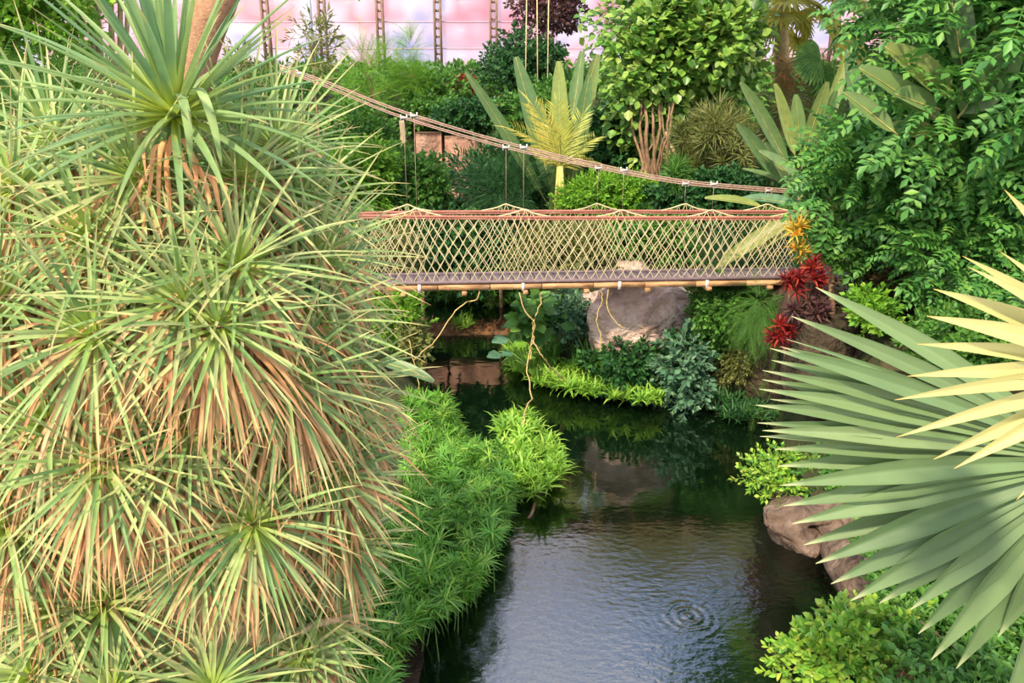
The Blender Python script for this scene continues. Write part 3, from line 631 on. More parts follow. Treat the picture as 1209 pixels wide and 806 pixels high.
shrub('ground_ivy', 'low green growth above the palm leaf at right', (1040, 365, 1240, 450), 8.6, T_ov, .22, 900, M_mid, lobes=12, depth=.8, cat='ground cover')
shrub('dark_undergrowth', 'dark brown twiggy undergrowth below the boughs at right', (985, 300, 1100, 400), 10.6, T_lance, .3, 380, leafmat('brown_undergrowth', [(72, 58, 36), (96, 80, 44), (52, 60, 30)]), lobes=9, cat='undergrowth')
# ------------------------------------------------------------------ boulders and cliff on the far right bank
solo('boulder', rock(at(757, 372, 13.6), (.95, .7, 1.0), 3), M_rock, 'large pale cracked boulder under the bridge', 'boulder', at(762, 430, 13.6), True)
solo('boulder', rock(at(702, 376, 14.2), (.5, .5, .62), 9), M_rock, 'smaller shaded boulder left of the large pale one', 'boulder', at(708, 415, 14.2), True)
solo('boulder', rock(at(812, 420, 13.2), (.55, .5, .7), 14), M_rockl, 'grey boulder half under creeper right of the pale one', 'boulder', at(812, 470, 13.2), True)
solo('boulder', rock(at(745, 330, 14.9), (.5, .5, .36), 17), M_rock, 'rounded boulder seen through the net above the deck', 'boulder', at(748, 330, 14.6), True)
t = thing('cliff', 'brown mossy rock face at the waterline below the creeper', 'rock', at(880, 480, 12.6))
make('rock_slab', rock(at(868, 425, 13.2), (.9, .6, 1.25), 21, 4), M_cliff, t, True)
make('rock_slab', rock(at(925, 420, 12.4), (.7, .6, 1.3), 24, 4), M_cliff, t, True)
for a_, b_, y_, q_ in ((955, 400, 11.2, 61), (965, 430, 10.4, 62), (1010, 420, 10.6, 63)): make('rock_slab', rock(at(a_, b_, y_), (.5, .5, .95), q_, 4), M_cliff, t, True)
shrub('hanging_creeper', 'dense green creeper hanging below the right of the deck', (796, 326, 915, 425), 12.7, T_ov, .2, 2600, M_mid, lobes=14, depth=.45, up=-.4, cat='creeper', wood=False)
shrub('hanging_fern', 'feathery ferns cascading under the deck end', (865, 332, 955, 425), 12.2, T_fern, .42, 520, M_mid, lobes=10, depth=.5, up=-.8, cat='fern', wood=False)
shrub('hanging_creeper', 'sparse brownish creeper low on the rock face', (840, 395, 905, 470), 12.6, T_fine, .2, 420, M_olive, lobes=8, depth=.4, up=-.6, cat='creeper', wood=False)
shrub('hanging_fern', 'small fern at the water edge beneath the rock face', (880, 462, 915, 500), 11.4, T_fern, .3, 22, M_mid, lobes=4, cat='fern', wood=False)
# far bank plants
def clump(name, label, pxs, z, tm, size, n, mat, cat, group=None, indiv=0, leafname='blade', stems=0, upj=.25, stemmat=M_stem, zv=(.55, 1.15)):
    poly = np.array(pxs, float); lo = poly.min(0); hi = poly.max(0); pts = []
    while len(pts) < n:
        p = lo+rng.random(2)*(hi-lo); ins = False
        for a, b in zip(poly, np.roll(poly, -1, 0)):
            if (a[1] > p[1]) != (b[1] > p[1]) and p[0] < a[0]+(p[1]-a[1])/(b[1]-a[1])*(b[0]-a[0]): ins = not ins
        if ins:
            zz = z*rng.uniform(*zv); q = atz(p[0], p[1], zz); pts.append(q)
    P = np.array(pts); c = P.mean(0); base = np.array([c[0], c[1], max(0, Hs(c[0], c[1]))])
    t = thing(name, label, cat, base, group)
    d = nrm(np.array([0, 1.0, 0])+rng.normal(0, .5, (n, 3))*[1, 1, 0]); up = nrm(np.array([0, 0, 1.0])+rng.normal(0, upj, (n, 3)))
    Rm = frames(d-up*np.sum(d*up, 1, keepdims=True), up); S = size*rng.uniform(.75, 1.25, n)
    tms = tm if isinstance(tm, list) else [tm]; order = np.argsort(P[:, 1])
    if indiv:
        mes = [to_mesh(leafname, g, mat) for g in tms]
        for q, i in enumerate(order[:indiv]): place(leafname, mes[q % len(mes)], Rm[i], P[i], S[i], t)
    rest = order[indiv:]
    if len(rest): make('foliage', join([inst(g, Rm[rest[q::len(tms)]], P[rest[q::len(tms)]], S[rest[q::len(tms)]]) for q, g in enumerate(tms)]), mat, t, kind='stuff')
    if stems:
        gs = []
        for i in range(0, n, max(1, n//stems)):
            b = P[i]+[rng.normal(0, .06), rng.normal(0, .06), 0]; b[2] = max(-.05, min(Hs(b[0], b[1]), P[i][2]-.1)-.02)
            gs.append(tube([b, P[i]], [.008, .005], 3, False))
        make('stems', join(gs), stemmat, t, kind='stuff')
    return t
T_umb = [umbel(), umbel(20), umbel(16)]; T_gr = [grasst(), grasst(8, .09, .6)]
T_str = [grasst(10, .13, .9), grasst(9, .15, .7)]
clump('strap_leaf_plant', 'bright green strap-leaved clump along the far bank edge', [(598, 405), (640, 425), (720, 438), (790, 462), (770, 478), (700, 468), (640, 456), (602, 436)], .25, T_str, .32, 300, M_lily, 'plant')
clump('grass_clump', 'tall green grass clump behind the strap leaves on the far bank', [(640, 370), (760, 405), (780, 440), (700, 440), (640, 420)], .5, T_gr, .55, 160, M_mid, 'grass')
shrub('blue_leaf_shrub', 'bluish rounded-leaf shrub directly under the deck', (648, 335, 712, 392), 14, T_ov, .26, 420, M_blue, lobes=8, wood=False)
shrub('broad_leaf_plant', 'broad-leaved green plant left of the bluish shrub', (602, 340, 665, 410), 13.6, T_leaf, .26, 150, M_mid, lobes=8, indiv=80, cat='plant', nrmup=True, up=.1, stem=M_stem, stemr=.02, wood=False)
t = thing('broad_leaf_plant', 'large oval leaves leaning over the far water edge', 'plant', at(620, 420, 13))
for (a_, b_, s_) in ((600, 400, .34), (592, 418, .3), (604, 416, .26), (622, 405, .3), (627, 420, .28), (612, 388, .26)):
    c = at(a_, b_, 13); R_ = frames(np.array([[rng.normal(-.6, .4), -.5, .1]]), np.array([[0, -.5, 1]]))[0]
    make('leaf', inst(T_leaf[0], R_[None], c[None], s_), M_blue if a_ < 610 else M_bright, t)
    make('leaf_stalk', tube([at(625, 432, 13), c], .012, 4), M_stem, t)
shrub('dark_leaf_shrub', 'dark glossy shrub with drooping leaves at the foot of boulders', (762, 395, 850, 482), 12.6, T_ov, .36, 240, M_blue, lobes=10, up=.1, indiv=60, leafname='leaf_spray', wood=False)
shrub('dark_leaf_shrub', 'dark green shrub in front of the pale boulder foot', (690, 398, 775, 465), 13.1, T_ov, .3, 300, M_dark, lobes=9, up=.2, wood=False)
shrub('leafy_shrub', 'small shrub between the pale boulder and grey boulder', (780, 390, 822, 440), 13, T_ov, .26, 130, M_dark, lobes=6)
clump('grass_clump', 'dark green growth along the waterline below the rock face', [(835, 462), (905, 466), (925, 500), (850, 494)], .2, T_gr, .28, 90, M_dark, 'grass')
# leaf-litter bank between the pools
n = 60; xs = np.linspace(455, 628, n)
top = [atz(x, 386-(x-455)*.02, .12) for x in xs]
t = thing('litter_bank', 'low brown bank of leaf litter between the two pools', 'bank', atz(545, 392, 0))
def strip(P, wd, h):
    P = np.array(P); V = []; k = 7
    for i, p in enumerate(P):
        for j in range(k):
            a = -1+2*j/(k-1); V.append([p[0], p[1]+a*wd, h*(1-a*a)-.06+.05*mn.noise(Vector((p[0]*3, a*2, 0)))])
    Lp = []
    for i in range(len(P)-1):
        for j in range(k-1): q = i*k+j; Lp += [q, q+k, q+k+1, q+1]
    return G(V, Lp, [4]*(len(Lp)//4))
make('soil_ridge', strip(top, .55, .22), M_debris, t, True)
n = 900; P = np.array(top)[rng.integers(0, 60, n)]+rng.normal(0, 1, (n, 3))*[.08, .24, .03]; P[:, 2] = .16
make('dead_leaves', inst(ovate(.5, 2), frames(rng.normal(0, 1, (n, 3)), [[0, 0, 1]]), P, .1), leafmat('litter_leaf', [(128, 84, 52), (160, 108, 68), (96, 68, 44)]), t, kind='stuff')
solo('boulder', rock(at(584, 352, 20.6), (.22, .2, .16), 31, 3), M_rockp, 'small reddish stone in the upper pool', 'boulder', at(584, 356, 20.6), True)
clump('grass_clump', 'tuft of grass on the litter bank', [(535, 378), (560, 378), (560, 388), (535, 388)], .3, T_gr, .35, 14, M_lily, 'grass')
# log with creeper in front of the left upper bank
shrub('trailing_plant', 'yellowish trailing plant on the left bank by the upper pool', (470, 385, 500, 440), 12.5, T_ov, .26, 110, M_olive, lobes=6, wood=False)
# ------------------------------------------------------------------ left bank sedge
sed = [('tallest feathery sedge clump beside the small inlet', [(478, 462), (528, 468), (538, 494), (552, 518), (575, 530), (560, 545), (478, 540)], .42, 360),
       ('feathery sedge clump spreading towards the strap-leaved islet', [(478, 535), (590, 525), (602, 575), (590, 620), (478, 615)], .55, 430),
       ('feathery sedge clump at the widest bulge of the left bank', [(450, 610), (592, 605), (575, 660), (555, 700), (440, 690)], .5, 430),
       ('feathery sedge clump by the dark muddy edge, lower left', [(420, 685), (552, 685), (520, 722), (480, 745), (400, 745)], .45, 300),
       ('feathery sedge clump at the very bottom beside the dark mud', [(385, 740), (480, 738), (462, 775), (455, 830), (370, 830)], .4, 240)]
for lb, pl_, z_, n_ in sed: clump('sedge_clump', lb, pl_, z_, T_umb, .22, int(n_*.75), M_pap, 'sedge', indiv=45, leafname='leaf_whorl', stems=40, upj=.5, zv=(.35, 1.35))
clump('sedge_clump', 'short sedge edging the pond below the islet', [(560, 560), (612, 560), (606, 600), (580, 640)], .3, T_umb, .13, 70, M_pap, 'sedge', stems=30)
t = clump('strap_leaf_plant', 'bright strap-leaved islet plant beside the sedge', [(592, 492), (625, 490), (655, 525), (665, 560), (640, 585), (610, 570), (585, 530)], .3, T_str, .3, 150, M_lily, 'plant', indiv=60, leafname='leaf_tuft')
clump('strap_leaf_plant', 'small strap-leaved tuft at the tip of the islet', [(602, 568), (625, 565), (630, 585), (608, 590)], .15, T_str, .2, 14, M_lily, 'plant')
c = atz(622, 575, 0); solo('islet', rock(c+[0, .25, -.1], (.5, .75, .22), 41, 3), M_soil, 'low muddy islet under the strap-leaved plant', 'islet', c, True)
solo('mud_bank', rock(atz(478, 792, 0)+[-.35, .2, -.05], (.6, 1.1, .16), 43, 3), surf('wet_mud', [(34, 26, 18), (66, 48, 32)], 5, .5, .6), 'dark wet mud bank at the bottom left water edge', 'bank', atz(478, 790, 0), True)
solo('sunken_branch', tube(spline([atz(632, 590, -.03), atz(628, 606, .02), atz(618, 618, -.06)], 6), .02, 6), M_bark, 'grey branch half sunk beside the islet', 'branch', atz(628, 606, 0), True)
solo('floating_leaf', inst(ovate(.6), frames(np.array([[1., .1, .05]]), np.array([[0, 0, 1.]])), atz(588, 620, .015)[None], .07), M_deadorange, 'orange fallen leaf floating by the left bank', 'leaf', atz(588, 620, 0))
# submerged basin
c = atz(716, 523, -.3); a = np.linspace(0, 2*PI, 40, endpoint=False)
solo('submerged_basin', join([tube([[c[0], c[1], -.42], [c[0], c[1], -.24], [c[0], c[1], -.235]], [.5, .56, .5], 40)]), M_disc, 'dark round sunken basin under the green water', 'basin', (c[0], c[1], -.42), True)
# ------------------------------------------------------------------ right ledge
t = thing('rock_ledge', 'overhanging grey-brown rock ledge behind the palm leaf', 'rock', atz(960, 620, .8))
make('rock_slab', rock(atz(930, 600, .95)+[.2, .12, -.2], (.36, .5, .24), 51, 4, .42), M_rockl, t, True)
make('rock_slab', rock(atz(1000, 610, .95)+[.3, .1, -.1], (.6, .6, .26), 53, 4, .2), M_rockl, t, True)
make('rock_slab', rock(atz(1012, 668, .9)+[.26, 0, -.3], (.36, .8, .46), 55, 4, .34), M_rockl, t, True)
make('rock_slab', rock(atz(1075, 720, .85)+[.2, 0, -.3], (.42, .7, .48), 57, 4, .3), M_rockl, t, True)
shrub('leafy_shrub', 'light green leaves hanging over the rock ledge tip', (872, 535, 965, 592), 7.7, T_ov, .16, 170, M_br, lobes=8, depth=.35, up=.2, indiv=60, leafname='leaf_spray', nrmup=True, wood=False)
shrub('leafy_shrub', 'green leaves between rock ledge and palm leaf', (940, 520, 1110, 600), 7.6, T_ov, .16, 420, M_mid, lobes=10, depth=.5, wood=False)
shrub('leafy_shrub', 'undergrowth on the right bank under the palm leaf segments', (1020, 590, 1260, 740), 5.9, T_ov, .15, 1700, M_mid, lobes=20, depth=.7)
shrub('leafy_shrub', 'dense undergrowth in the lower right corner', (1060, 690, 1300, 850), 4.9, T_ov, .14, 1500, M_mid, lobes=18, depth=.6)
clump('ground_cover', 'small leaved ground cover over the right bank slope below the palm leaf', [(1010, 620), (1330, 560), (1330, 900), (1060, 900), (1060, 760)], 1.25, [sprig(6, .5, .5)], .17, 2600, M_mid, 'ground cover', zv=(.85, 1.2), upj=.8)
# bottom right glossy bush
T_br = [sprig(7, .42, .5, segs=3), sprig(6, .46, .52, segs=3)]
shrub('glossy_bush', 'glossy light green bush at the bottom right water edge', (892, 720, 1085, 860), 4.5, T_br, .17, 300, M_br, depth=.35, up=.6, lobes=16, indiv=120, leafname='leaf_spray', stem=M_bark, stemr=.015)
shrub('glossy_bush', 'upright lighter bush tips right of the rock ledge foot', (985, 705, 1110, 790), 4.8, T_br, .17, 130, M_br, depth=.3, up=.8, lobes=9, indiv=60, leafname='leaf_spray', stemr=.015)
n = 300; c = at(1082, 800, 4.3)
solo('twig_pile', ribbons(c+rng.normal(0, 1, (n, 3))*[.07, .07, .03], rng.normal(0, 1, (n, 3))*[1, 1, .2], .16, .008, .3, [[0, 0, 1]], 3), M_dead, 'heap of dry brown twigs at the bottom right', 'twigs', c, kind='stuff')
solo('dead_stalk', tube(spline([at(1086, 733, 4.5), at(1118, 757, 4.4), at(1155, 786, 4.3)], 6), .006, 5), M_bark, 'thin bare reddish stalk crossing the lower right undergrowth', 'stalk', at(1155, 786, 4.3), True)

# ------------------------------------------------------------------ rope bridge
YB0, YB1 = 12.0, 12.35
def yb(px): return YB0+(YB1-YB0)*(px-440)/500
def bpt(px, py, dy=0): return at(px, py, yb(px)+dy)
WD = .72
A = bpt(330, 336.5); B = bpt(1000, 326.0)      # near deck edge, top
fr0 = (B-A); LB = np.linalg.norm(fr0); ux = fr0/LB
bridge = thing('rope_bridge', 'rope suspension footbridge with net sides crossing the pond', 'bridge', (A+B)/2+[0, WD/2, 0])
npk = 52; pw = LB/npk; ang = math.atan2(ux[1], ux[0]); slope = math.asin(ux[2])
Rb = np.array(Matrix.Rotation(ang, 3, 'Z') @ Matrix.Rotation(-slope, 3, 'Y'))
pm = to_mesh('plank', box((0, 0, 0), (pw-.012, WD-.02, .035)), M_deck)
for k in range(npk):
    c = A+ux*pw*(k+.5)+[0, WD/2, -.018]; place('plank', pm, Rb, c, 1, bridge)
# edge logs: grey rope-wrapped rim on top, wood beam sections below
for dy in (0, WD):
    nsec = 11
    for k in range(nsec):
        a_ = A+ux*LB*k/nsec+[0, dy, -.085]; b_ = A+ux*LB*(k+1)/nsec+[0, dy, -.085]-ux*.015
        make('edge_beam', box((a_+b_)/2, (np.linalg.norm(b_-a_), .07, .085), Rb), M_wood, bridge)
    make('edge_rope', tube([A+[0, dy, 0], (A+B)/2+[0, dy, 0], B+[0, dy, 0]], .028, 8), M_deck, bridge, True)
for k in range(7):
    c = bpt(475+k*72, 340-k*1.4)+[0, WD/2, -.1]; make('cross_beam', box(c, (.08, WD+.2, .06), Rb), M_wood, bridge)
near_pk = [366, 492, 618, 735, 841, 940]; far_pk = [350, 480.5, 597.5, 705, 808, 905, 985]
def zb(x): return A[2]+(x-A[0])/(B[0]-A[0])*(B[2]-A[2])
# rails
def ybx(x): return YB0+(YB1-YB0)*((x/12*FPX/1.0+604.5)-440)/500
nr = [bpt(330, 253), bpt(395, 254), bpt(500, 255.5), bpt(700, 256.5), bpt(960, 256.5), bpt(1000, 256)]
fr = [bpt(330, 252, WD), bpt(395, 252, WD), bpt(500, 250, WD), bpt(700, 249, WD), bpt(960, 249.5, WD), bpt(1000, 250, WD)]
rails = []
for R0, nm in ((nr, 0), (fr, 1)):
    S_ = spline(R0, 40); rails.append(S_); make('hand_rope', tube(S_, .022, 7), M_rail, bridge, True)
    S2 = S_-[0, 0, .035]; make('hand_rope', tube(S2, .014, 6), M_rail, bridge, True)
def net(side):
    dy = WD*side; pk = [bpt(p, 246, dy)[0] for p in (far_pk if side else near_pk)]
    S_ = rails[side]; x0 = A[0]+.02; x1 = bpt(958, 300)[0]
    du = .155; rows = 8; cols = int((x1-x0)/du)
    def node(i, j):
        u = x0+i*du*.5; v = j/rows
        zr_ = np.interp(u, S_[:, 0], S_[:, 2]); yy = np.interp(u, S_[:, 0], S_[:, 1])
        dpk = min(pk, key=lambda q: abs(q-u)); dd = u-dpk
        ztop = zr_-.02+.15*max(0, 1-abs(dd)/.75)**1.6
        zz = zb(u)+.0+(ztop-zb(u))*v
        uu = u-.30*dd*math.exp(-(dd/.5)**2)*v**1.5
        sag = .05*math.sin(PI*v)*(1 if side else -1)
        return [uu+.012*math.sin(i*7.3+j*3.1), yy+sag, zz+.01*math.sin(i*3.7+j*5.1)*(0 < v < 1)]
    gs = []
    W2 = cols*2
    for st in range(-rows, W2+1, 2):
        for sg in (1, -1):
            pts = []
            for j in range(rows+1):
                i = st+j if sg > 0 else st+rows-j
                if 0 <= i <= W2: pts.append(node(i, j))
            if len(pts) > 1: gs.append(tube(pts, .0062, 4, False))
    top = [node(i, rows) for i in range(W2+1)]; gs.append(tube(top, .012, 5, False))
    return join(gs), pk
CN = spline([at(330, 78, 12.0), at(385, 97, 12.05), at(472.6, 131, 12.1), at(591.6, 167, 12.15), at(700, 193, 12.2), at(790, 211, 12.28), at(860, 219, 12.3), at(940, 225, 12.35), at(1000, 229, 12.4)], 60)
CF = spline([at(330, 82, 12.7), at(385, 102, 12.75), at(472.6, 137.5, 12.8), at(591.6, 172.5, 12.85), at(700, 197, 12.9), at(790, 214, 13), at(860, 221.5, 13), at(940, 227, 13.05), at(1000, 230, 13.1)], 60)
for side, Cb in ((0, CN), (1, CF)):
    g, pk = net(side); make('rope_net', g, M_net, bridge)
    for o in (-.014, .014): make('main_cable', tube(Cb+[0, 0, o], .010, 6), M_cable, bridge, True)
    for x in pk:
        cz = np.interp(x, Cb[:, 0], Cb[:, 2]); cy = np.interp(x, Cb[:, 0], Cb[:, 1])
        S_ = rails[side]; rz_ = np.interp(x, S_[:, 0], S_[:, 2])+.14; ry_ = np.interp(x, S_[:, 0], S_[:, 1])
        make('hanger_wire', tube([[x, cy, cz], [x, ry_, rz_]], .0035, 5), M_cable, bridge)
        cl = make('cable_clamp', box((x, cy, cz), (.11, .035, .03)), M_clamp, bridge)
        for q in (-.05, .05): make('bolt', tube([[x+q, cy, cz-.05], [x+q, cy, cz+.05]], .012, 6), M_clamp, cl)
        make('deck_bracket', box((x, A[1]+dy if False else np.interp(x, [A[0], B[0]], [A[1], B[1]])+side*WD, zb(x)-.09), (.05, .1, .13)), M_clamp, bridge)
# pale stump beyond rail under the cable
solo('pale_stump', tube(spline([at(475, 185, 19), at(476, 160, 19), at(474, 142, 19)], 5), [.09, .08, .07, .07, .06], 8), M_barkpale, 'short pale bare trunk under the left cable clamp', 'trunk', at(475, 185, 19), True)
# hanging roots
def wig(P, amp, n=26):
    S_ = spline(P, n); S_[1:-1] += rng.normal(0, amp, (n-2, 3)); return S_
roots = [('long wavy pale root hanging from mid-deck to the islet', [bpt(613, 345), bpt(622, 372), bpt(631, 385), bpt(625, 420), at(623, 450, 11.3), at(627, 470, 10.8), at(620, 488, 9.6), at(616, 500, 9)], .014, .011),
         ('twisted pale root beside the long wavy one', [bpt(640, 345), bpt(637, 362), bpt(630, 380), bpt(629, 400), bpt(626, 425)], .012, .012),
         ('root slanting down to the far bank from the wavy ones', [bpt(628, 402), bpt(640, 420), at(655, 438, 12.5), at(668, 452, 12.8)], .008, .013),
         ('pale root hanging in front of the bluish shrub', [bpt(710, 340), bpt(711, 355), bpt(704, 375), bpt(709, 395), bpt(708, 415)], .008, .01),
         ('pale root curving right across the boulder', [bpt(718, 340), bpt(717, 362), bpt(725, 378), bpt(737, 388)], .006, .01),
         ('thin loose root swinging from deck towards the left bank', [bpt(566, 343), bpt(562, 353), bpt(545, 360), bpt(528, 380), bpt(515, 400), bpt(498, 416), bpt(488, 426)], .006, .011),
         ('thin yellowish root hanging at the left bank', [bpt(483, 402), bpt(488, 425), bpt(494, 450), bpt(496, 470), bpt(495, 495)], .008, .009)]
for lb, P, am, r_ in roots: solo('hanging_root', tube(wig(P, am), r_, 5), M_root, lb, 'root', P[0], True)

# ------------------------------------------------------------------ the spiky screw pine at left
TX, TY = -2.45, 5.3
pine = thing('screw_pine', 'huge spiky tree with strap leaf rosettes and dead tan leaves filling the left', 'tree', (TX, TY, Hs(TX, TY)))
base = np.array([TX, TY, Hs(TX, TY)-.1])
make('trunk', tube(spline([base+[0, 0, 0], base+[.08, 0, 1.4], base+[0, -.1, 2.9], at(212, 200, 4.75)], 12), np.linspace(.17, .09, 12), 10), M_barkpale, pine, True)
ros = [(161, 205, 3.9, .62), (283, 208, 4.1, .7), (104, 275, 3.8, .72), (217, 354, 3.55, .66), (283, 310, 3.7, .62), (108, 392, 3.5, .68), (259, 383, 3.5, .6), (118, 545, 3.45, .66), (224, 505, 3.6, .5), (52, 494, 3.55, .6), (338, 447, 3.8, .62),
       (184, 556, 3.55, .52), (299, 618, 3.65, .62), (236, 651, 3.7, .5), (120, 713, 3.7, .55), (57, 720, 3.7, .5), (378, 731, 4.3, .55), (354, 776, 4.1, .5), (250, 815, 3.6, .55), (10, 215, 4.0, .7), (-10, 350, 3.7, .7), (0, 620, 3.6, .62),
       (392, 560, 4.1, .62), (410, 640, 4.3, .5), (362, 378, 4.1, .68), (375, 300, 4.3, .66), (405, 450, 4.3, .6), (330, 170, 4.6, .7), (355, 235, 4.5, .66), (60, 160, 4.5, .7), (395, 510, 4.25, .6), (30, 800, 3.6, .55), (130, 815, 3.5, .5), (-40, 480, 3.7, .65), (310, 540, 3.9, .5), (170, 440, 3.75, .5), (60, 600, 3.75, .55), (330, 690, 4.2, .5), (375, 345, 4.6, .6), (170, 300, 3.9, .5)]
cnt = 0
axisx = TX
for qi, (px, py, Y, Lr) in enumerate(ros):
    c = at(px, py, Y); core = np.array([TX, TY, c[2]-.5]); out = nrm(c-core); ax = nrm(out*[1, .8, 1]+np.array([0, -.45, .62]))
    e1 = nrm(np.cross(ax, [0.3, 0, 1.0])); e2 = np.cross(ax, e1)
    n = 84; phi = np.arange(n)*2.399+rng.random()*6; th = np.radians(8+104*np.sqrt(np.arange(n)/n))+rng.normal(0, .07, n)
    d = np.cos(th)[:, None]*ax+np.sin(th)[:, None]*(np.cos(phi)[:, None]*e1+np.sin(phi)[:, None]*e2)
    up = nrm(ax[None]*1.0+np.array([0, 0, .6])-d*.2+rng.normal(0, .12, (n, 3)))
    Ln = Lr*rng.uniform(.8, 1.12, n)*(1-.25*np.exp(-(th/.35)**2)); k = rng.uniform(.05, .6, n)*(.2+th/1.9)
    cc_ = c+d*.03-ax*(th*.05)[:, None]
    Wd = .020+.010*rng.random(n)
    var = rng.random(n)
    ind = np.arange(n) < 5
    pick = rng.choice(n, 5, replace=False); mask = np.zeros(n, bool); mask[pick] = True
    ro = make('leaf_rosette', ribbons(cc_[~mask], d[~mask], Ln[~mask], Wd[~mask], k[~mask], up[~mask], 7, .35, var=var[~mask]), M_pan, pine)
    for i in pick:
        make('leaf', ribbons(cc_[i:i+1], d[i:i+1], Ln[i], Wd[i]*1.2, k[i], up[i:i+1], 8, .35), M_pan, ro)
    # dead skirt
    n = 118 if py < 560 else 60; phi = rng.random(n)*2*PI
    dd = nrm(np.cos(phi)[:, None]*e1+np.sin(phi)[:, None]*e2+out*.35+np.array([0, 0, -.55])+rng.normal(0, .2, (n, 3)))
    cd_ = c-ax*rng.uniform(.05, .25, n)[:, None]+rng.normal(0, .035, (n, 3))
    make('dead_leaves', ribbons(cd_, dd, Lr*rng.uniform(.75, 1.25, n), .016+.013*rng.random(n), rng.uniform(1.0, 3.2, n), [out], 6, .3, lift=.8), M_dead, ro, kind='stuff')
    # branch to trunk
    tp = np.array([TX+rng.normal(0, .1), TY-.1, max(base[2]+.6, c[2]-1.1)])
    make('branch', tube(spline([tp, (tp+c)/2+[0, 0, -.12], c-ax*.1], 7), np.linspace(.06, .035, 7), 6), M_barkpale, pine, True)
# hanging dead mass further in
n = 1500; px = rng.uniform(-80, 420, n); py = rng.uniform(200, 620, n); px = np.where(py < 400, px*.8, px); cM = np.array([at(a_, b_, y_) for a_, b_, y_ in zip(px, py, rng.uniform(4.15, 4.7, n))])
make('dead_thatch', ribbons(cM, rng.normal(0, 1, (n, 3))*[.5, .3, .3]+[0, 0, -1], rng.uniform(.4, .75, n), .022, .8, [[0, -1, .1]], 5, .3), M_dead, pine, kind='stuff')
# top crown
c = at(207, 137, 4.0); n = 86; phi = np.arange(n)*2.399; th = np.radians(4+98*(np.arange(n)/n)**.7); ax = nrm(np.array([.02, -.22, 1.0]))
e1 = nrm(np.cross(ax, [0, 1.0, 0])); e2 = np.cross(ax, e1)
cr = make('leaf_crown', tube(spline([c-[0, 0, .35], c-[0, 0, .1], c], 4), [.06, .06, .05, .03], 8), M_stem, pine, True)
for i in range(n):
    d = math.cos(th[i])*ax+math.sin(th[i])*(math.cos(phi[i])*e1+math.sin(phi[i])*e2)
    f = 1.0 if d[1] < .2 else .9
    make('leaf', ribbons((c+d*.04)[None], d[None], rng.uniform(.8, 1.02)*f, rng.uniform(.036, .048)+.022*math.exp(-(th[i]/.5)**2), rng.uniform(.08, .4)*(.1+th[i]), (ax*1.2-d*.3+[0, -.2, 0])[None], 9, .35), M_pantop, cr)
for (x0, y0, xm, ym, x1, y1) in ((206, 118, 214, 112, 226, 205), (226, 112, 236, 105, 262, 197)):
    S_ = spline([at(x0, y0, 3.9), at(xm, ym, 3.72), at((xm+x1)/2+2, (ym+y1)/2-8, 3.66), at(x1, y1, 3.66)], 9); g = []
    hw = .024*np.array([.7, .9, 1, 1, .95, .9, .75, .5, .1]); V = []
    for p_, h in zip(S_, hw): V += [p_+[-h, 0, 0], p_+[0, -.008, 0], p_+[h, 0, 0]]
    Lp = []
    for i in range(8): a_ = i*3; Lp += [a_, a_+1, a_+4, a_+3, a_+1, a_+2, a_+5, a_+4]
    make('bent_leaf', G(V, Lp, [4]*16, np.repeat(np.linspace(.2, .9, 9), 3)), leafmat('bent_crown_leaf', [(120, 168, 104), (132, 176, 112)]), cr, True)
for (pts) in (((200, 168), (182, 175), (178, 215), (166, 285)), ((203, 166), (190, 172), (187, 230), (190, 300)), ((208, 165), (203, 160), (196, 205), (205, 270)), ((214, 163), (225, 180), (232, 215), (224, 235)), ((210, 170), (216, 190), (240, 240), (262, 290)), ((205, 170), (196, 190), (200, 240), (186, 290)), ((196, 170), (176, 200), (150, 245), (120, 275)), ((222, 175), (240, 210), (248, 240), (244, 262)), ((230, 200), (262, 215), (270, 240), (272, 270)), ((240, 205), (252, 215), (258, 240), (262, 262))):
    S_ = spline([at(a_, b_, 3.86-.04*i) for i, (a_, b_) in enumerate(pts)], 9); V = []
    for q, p_ in enumerate(S_):
        h = .018*(1-.08*q); V += [p_+[-h, 0, 0], p_+[0, -.012, 0], p_+[h, 0, 0]]
    make('dead_leaf', G(V, Lp, [4]*16, np.repeat(np.linspace(.2, .9, 9), 3)), M_deadorange, cr, True)
# low pale branches
for P, r_ in (([at(212, 840, 4.3), at(205, 770, 4.3), at(198, 735, 4.35), at(185, 715, 4.5)], .05), ([at(205, 760, 4.3), at(225, 780, 4.2), at(245, 800, 4.1)], .035), ([at(240, 735, 4.2), at(275, 733, 4.1), at(300, 748, 4.1), at(345, 748, 4.15), at(375, 735, 4.2)], .03), ([at(300, 748, 4.1), at(318, 768, 4.1), at(345, 775, 4.1)], .028), ([at(118, 830, 4.1), at(115, 780, 4.1), at(122, 740, 4.0)], .05), ([at(60, 830, 4.2), at(90, 790, 4.2), at(130, 760, 4.2)], .04), ([at(375, 735, 4.2), at(420, 728, 4.4)], .028)):
    make('branch', tube(spline(P, 10), r_, 8), M_barkpale, pine, True)
clump('undergrowth_fern', 'dark green ferns on the ground beneath the spiky tree', [(60, 680), (420, 640), (470, 740), (430, 860), (60, 860)], .5, T_fern, .4, 420, M_dark, 'fern')
clump('undergrowth_fern', 'bright fern tuft at the bottom beside the sedge', [(380, 790), (430, 790), (430, 830), (380, 830)], .55, T_fern, .25, 26, M_bright, 'fern')
o = thing('banana_plant', 'single grey-green leaf poking out right of the spiky tree', 'plant', at(440, 440, 7))
blade(at(440, 425, 7), at(510, 448, 6.8), .14, parent=o, up=(0, -.5, .8), k=.35); make('stalk', tube([at(430, 470, 7), at(440, 425, 7)], .02, 6), M_stem, o)
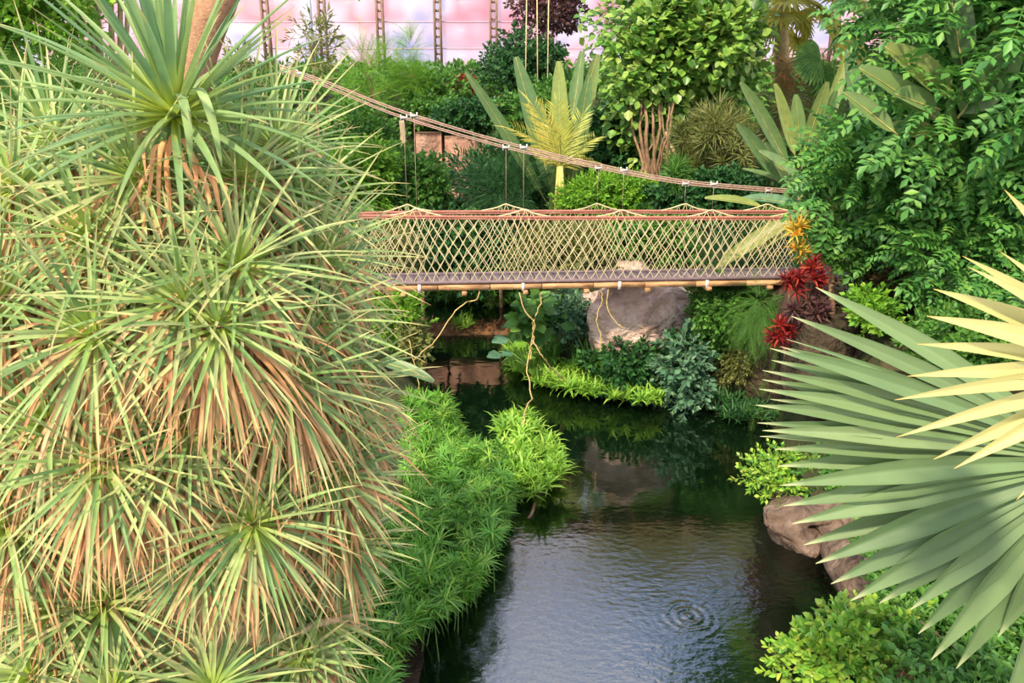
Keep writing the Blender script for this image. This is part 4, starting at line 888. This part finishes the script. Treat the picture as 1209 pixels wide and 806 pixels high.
# ------------------------------------------------------------------ right fan palm leaves
def bigfan(root, hub, tips, Yh, Yt, wpx, mat, split=.58, extra=(), curl=.12):
    h = at(*hub, Yh)
    for q, (tx, ty) in enumerate(tips):
        p = at(tx, ty, Yt+rng.normal(0, .02)+(.05 if q % 2 else 0)); d = p-h; Ln = np.linalg.norm(d)
        nn = nrm(np.cross(np.cross(d, [0, -1.0, .35]), d)); S = []
        n = 13; s = np.linspace(0, 1, n); w_ = (wpx if np.isscalar(wpx) else wpx[q])*mpp(ty, Yt)
        bow = nrm(np.array([0, -.4, 1.0]))*curl*Ln
        V = []; x = nrm(np.cross(d, nn))
        for si in s:
            c_ = h+d*si+bow*4*si*(1-si)*.35
            pf = (.25+.75*si/split) if si < split else max(.02, (1-((si-split)/(1-split))**1.55))
            hw = w_*.5*pf; V += [c_+x*hw*q_/4+nn*hw*(abs(q_)/4*.7-.3-.10*(q_ % 2)) for q_ in range(-4, 5)]
        Lp = []
        for i in range(n-1):
            for j in range(8): a_ = i*9+j; Lp += [a_, a_+1, a_+10, a_+9]
        make('leaf_segment', G(V, Lp, [4]*(len(Lp)//4), np.repeat(s, 9), np.full(len(V), rng.random())), mat, root, True)
tips = [(934, 373), (963, 339), (928, 400), (921, 409), (909, 411), (911, 425), (900, 437), (900, 448), (896, 459), (909, 471), (892, 478), (894, 499), (900, 508), (897, 515), (915, 530), (918, 550), (922, 573), (925, 597), (935, 618), (949, 643), (963, 665), (981, 689), (1004, 709), (1038, 712), (1074, 720), (1084, 748), (1099, 779), (1129, 789), (1178, 752)]
wp = [22, 26, 8, 20, 22, 24, 20, 22, 22, 19, 25, 20, 23, 20, 24, 27, 28, 29, 30, 31, 32, 33, 33, 33, 31, 33, 33, 36, 36]
t = thing('fan_palm_leaf', 'large grey-green pleated fan palm leaf reaching in from the right', 'palm leaf', at(1290, 545, 2.5))
bigfan(t, (1290, 545), tips, 2.5, 2.62, wp, M_fan, curl=.08)
ex = [(1290+400*math.cos(a_), 545+360*math.sin(a_)) for a_ in np.radians(np.arange(112, 250+360-180, 5))][:20]
ex = [(1290+330*math.cos(a_), 545+330*math.sin(a_)) for a_ in np.radians(list(range(60, 112, 5)))]
bigfan(t, (1290, 545), ex, 2.5, 2.62, 30, M_fan)
make('leaf_stalk', tube(spline([at(1290, 545, 2.5), at(1420, 600, 2.2), at(1500, 900, 2.0)], 8), .02, 8), M_stem, t, True)
tipsy = [(1181, 297), (1136, 302), (1143, 315), (1102, 341), (1094, 373), (1083, 406), (1071, 444), (1056, 472), (1058, 516), (1102, 542), (1126, 553), (1163, 537), (1186, 224), (1240, 620), (1200, 590)]
t = thing('fan_palm_leaf', 'pale yellow fan palm leaf in front of the grey-green one', 'palm leaf', at(1290, 455, 1.7))
bigfan(t, (1345, 440), tipsy, 1.7, 1.75, [18, 20, 18, 28, 28, 22, 22, 20, 20, 24, 24, 22, 30, 24, 24], M_fany, curl=.08, split=.4)
make('leaf_stalk', tube(spline([at(1290, 455, 1.7), at(1400, 500, 1.6), at(1480, 800, 1.5)], 8), .014, 8), M_ylgs, t, True)
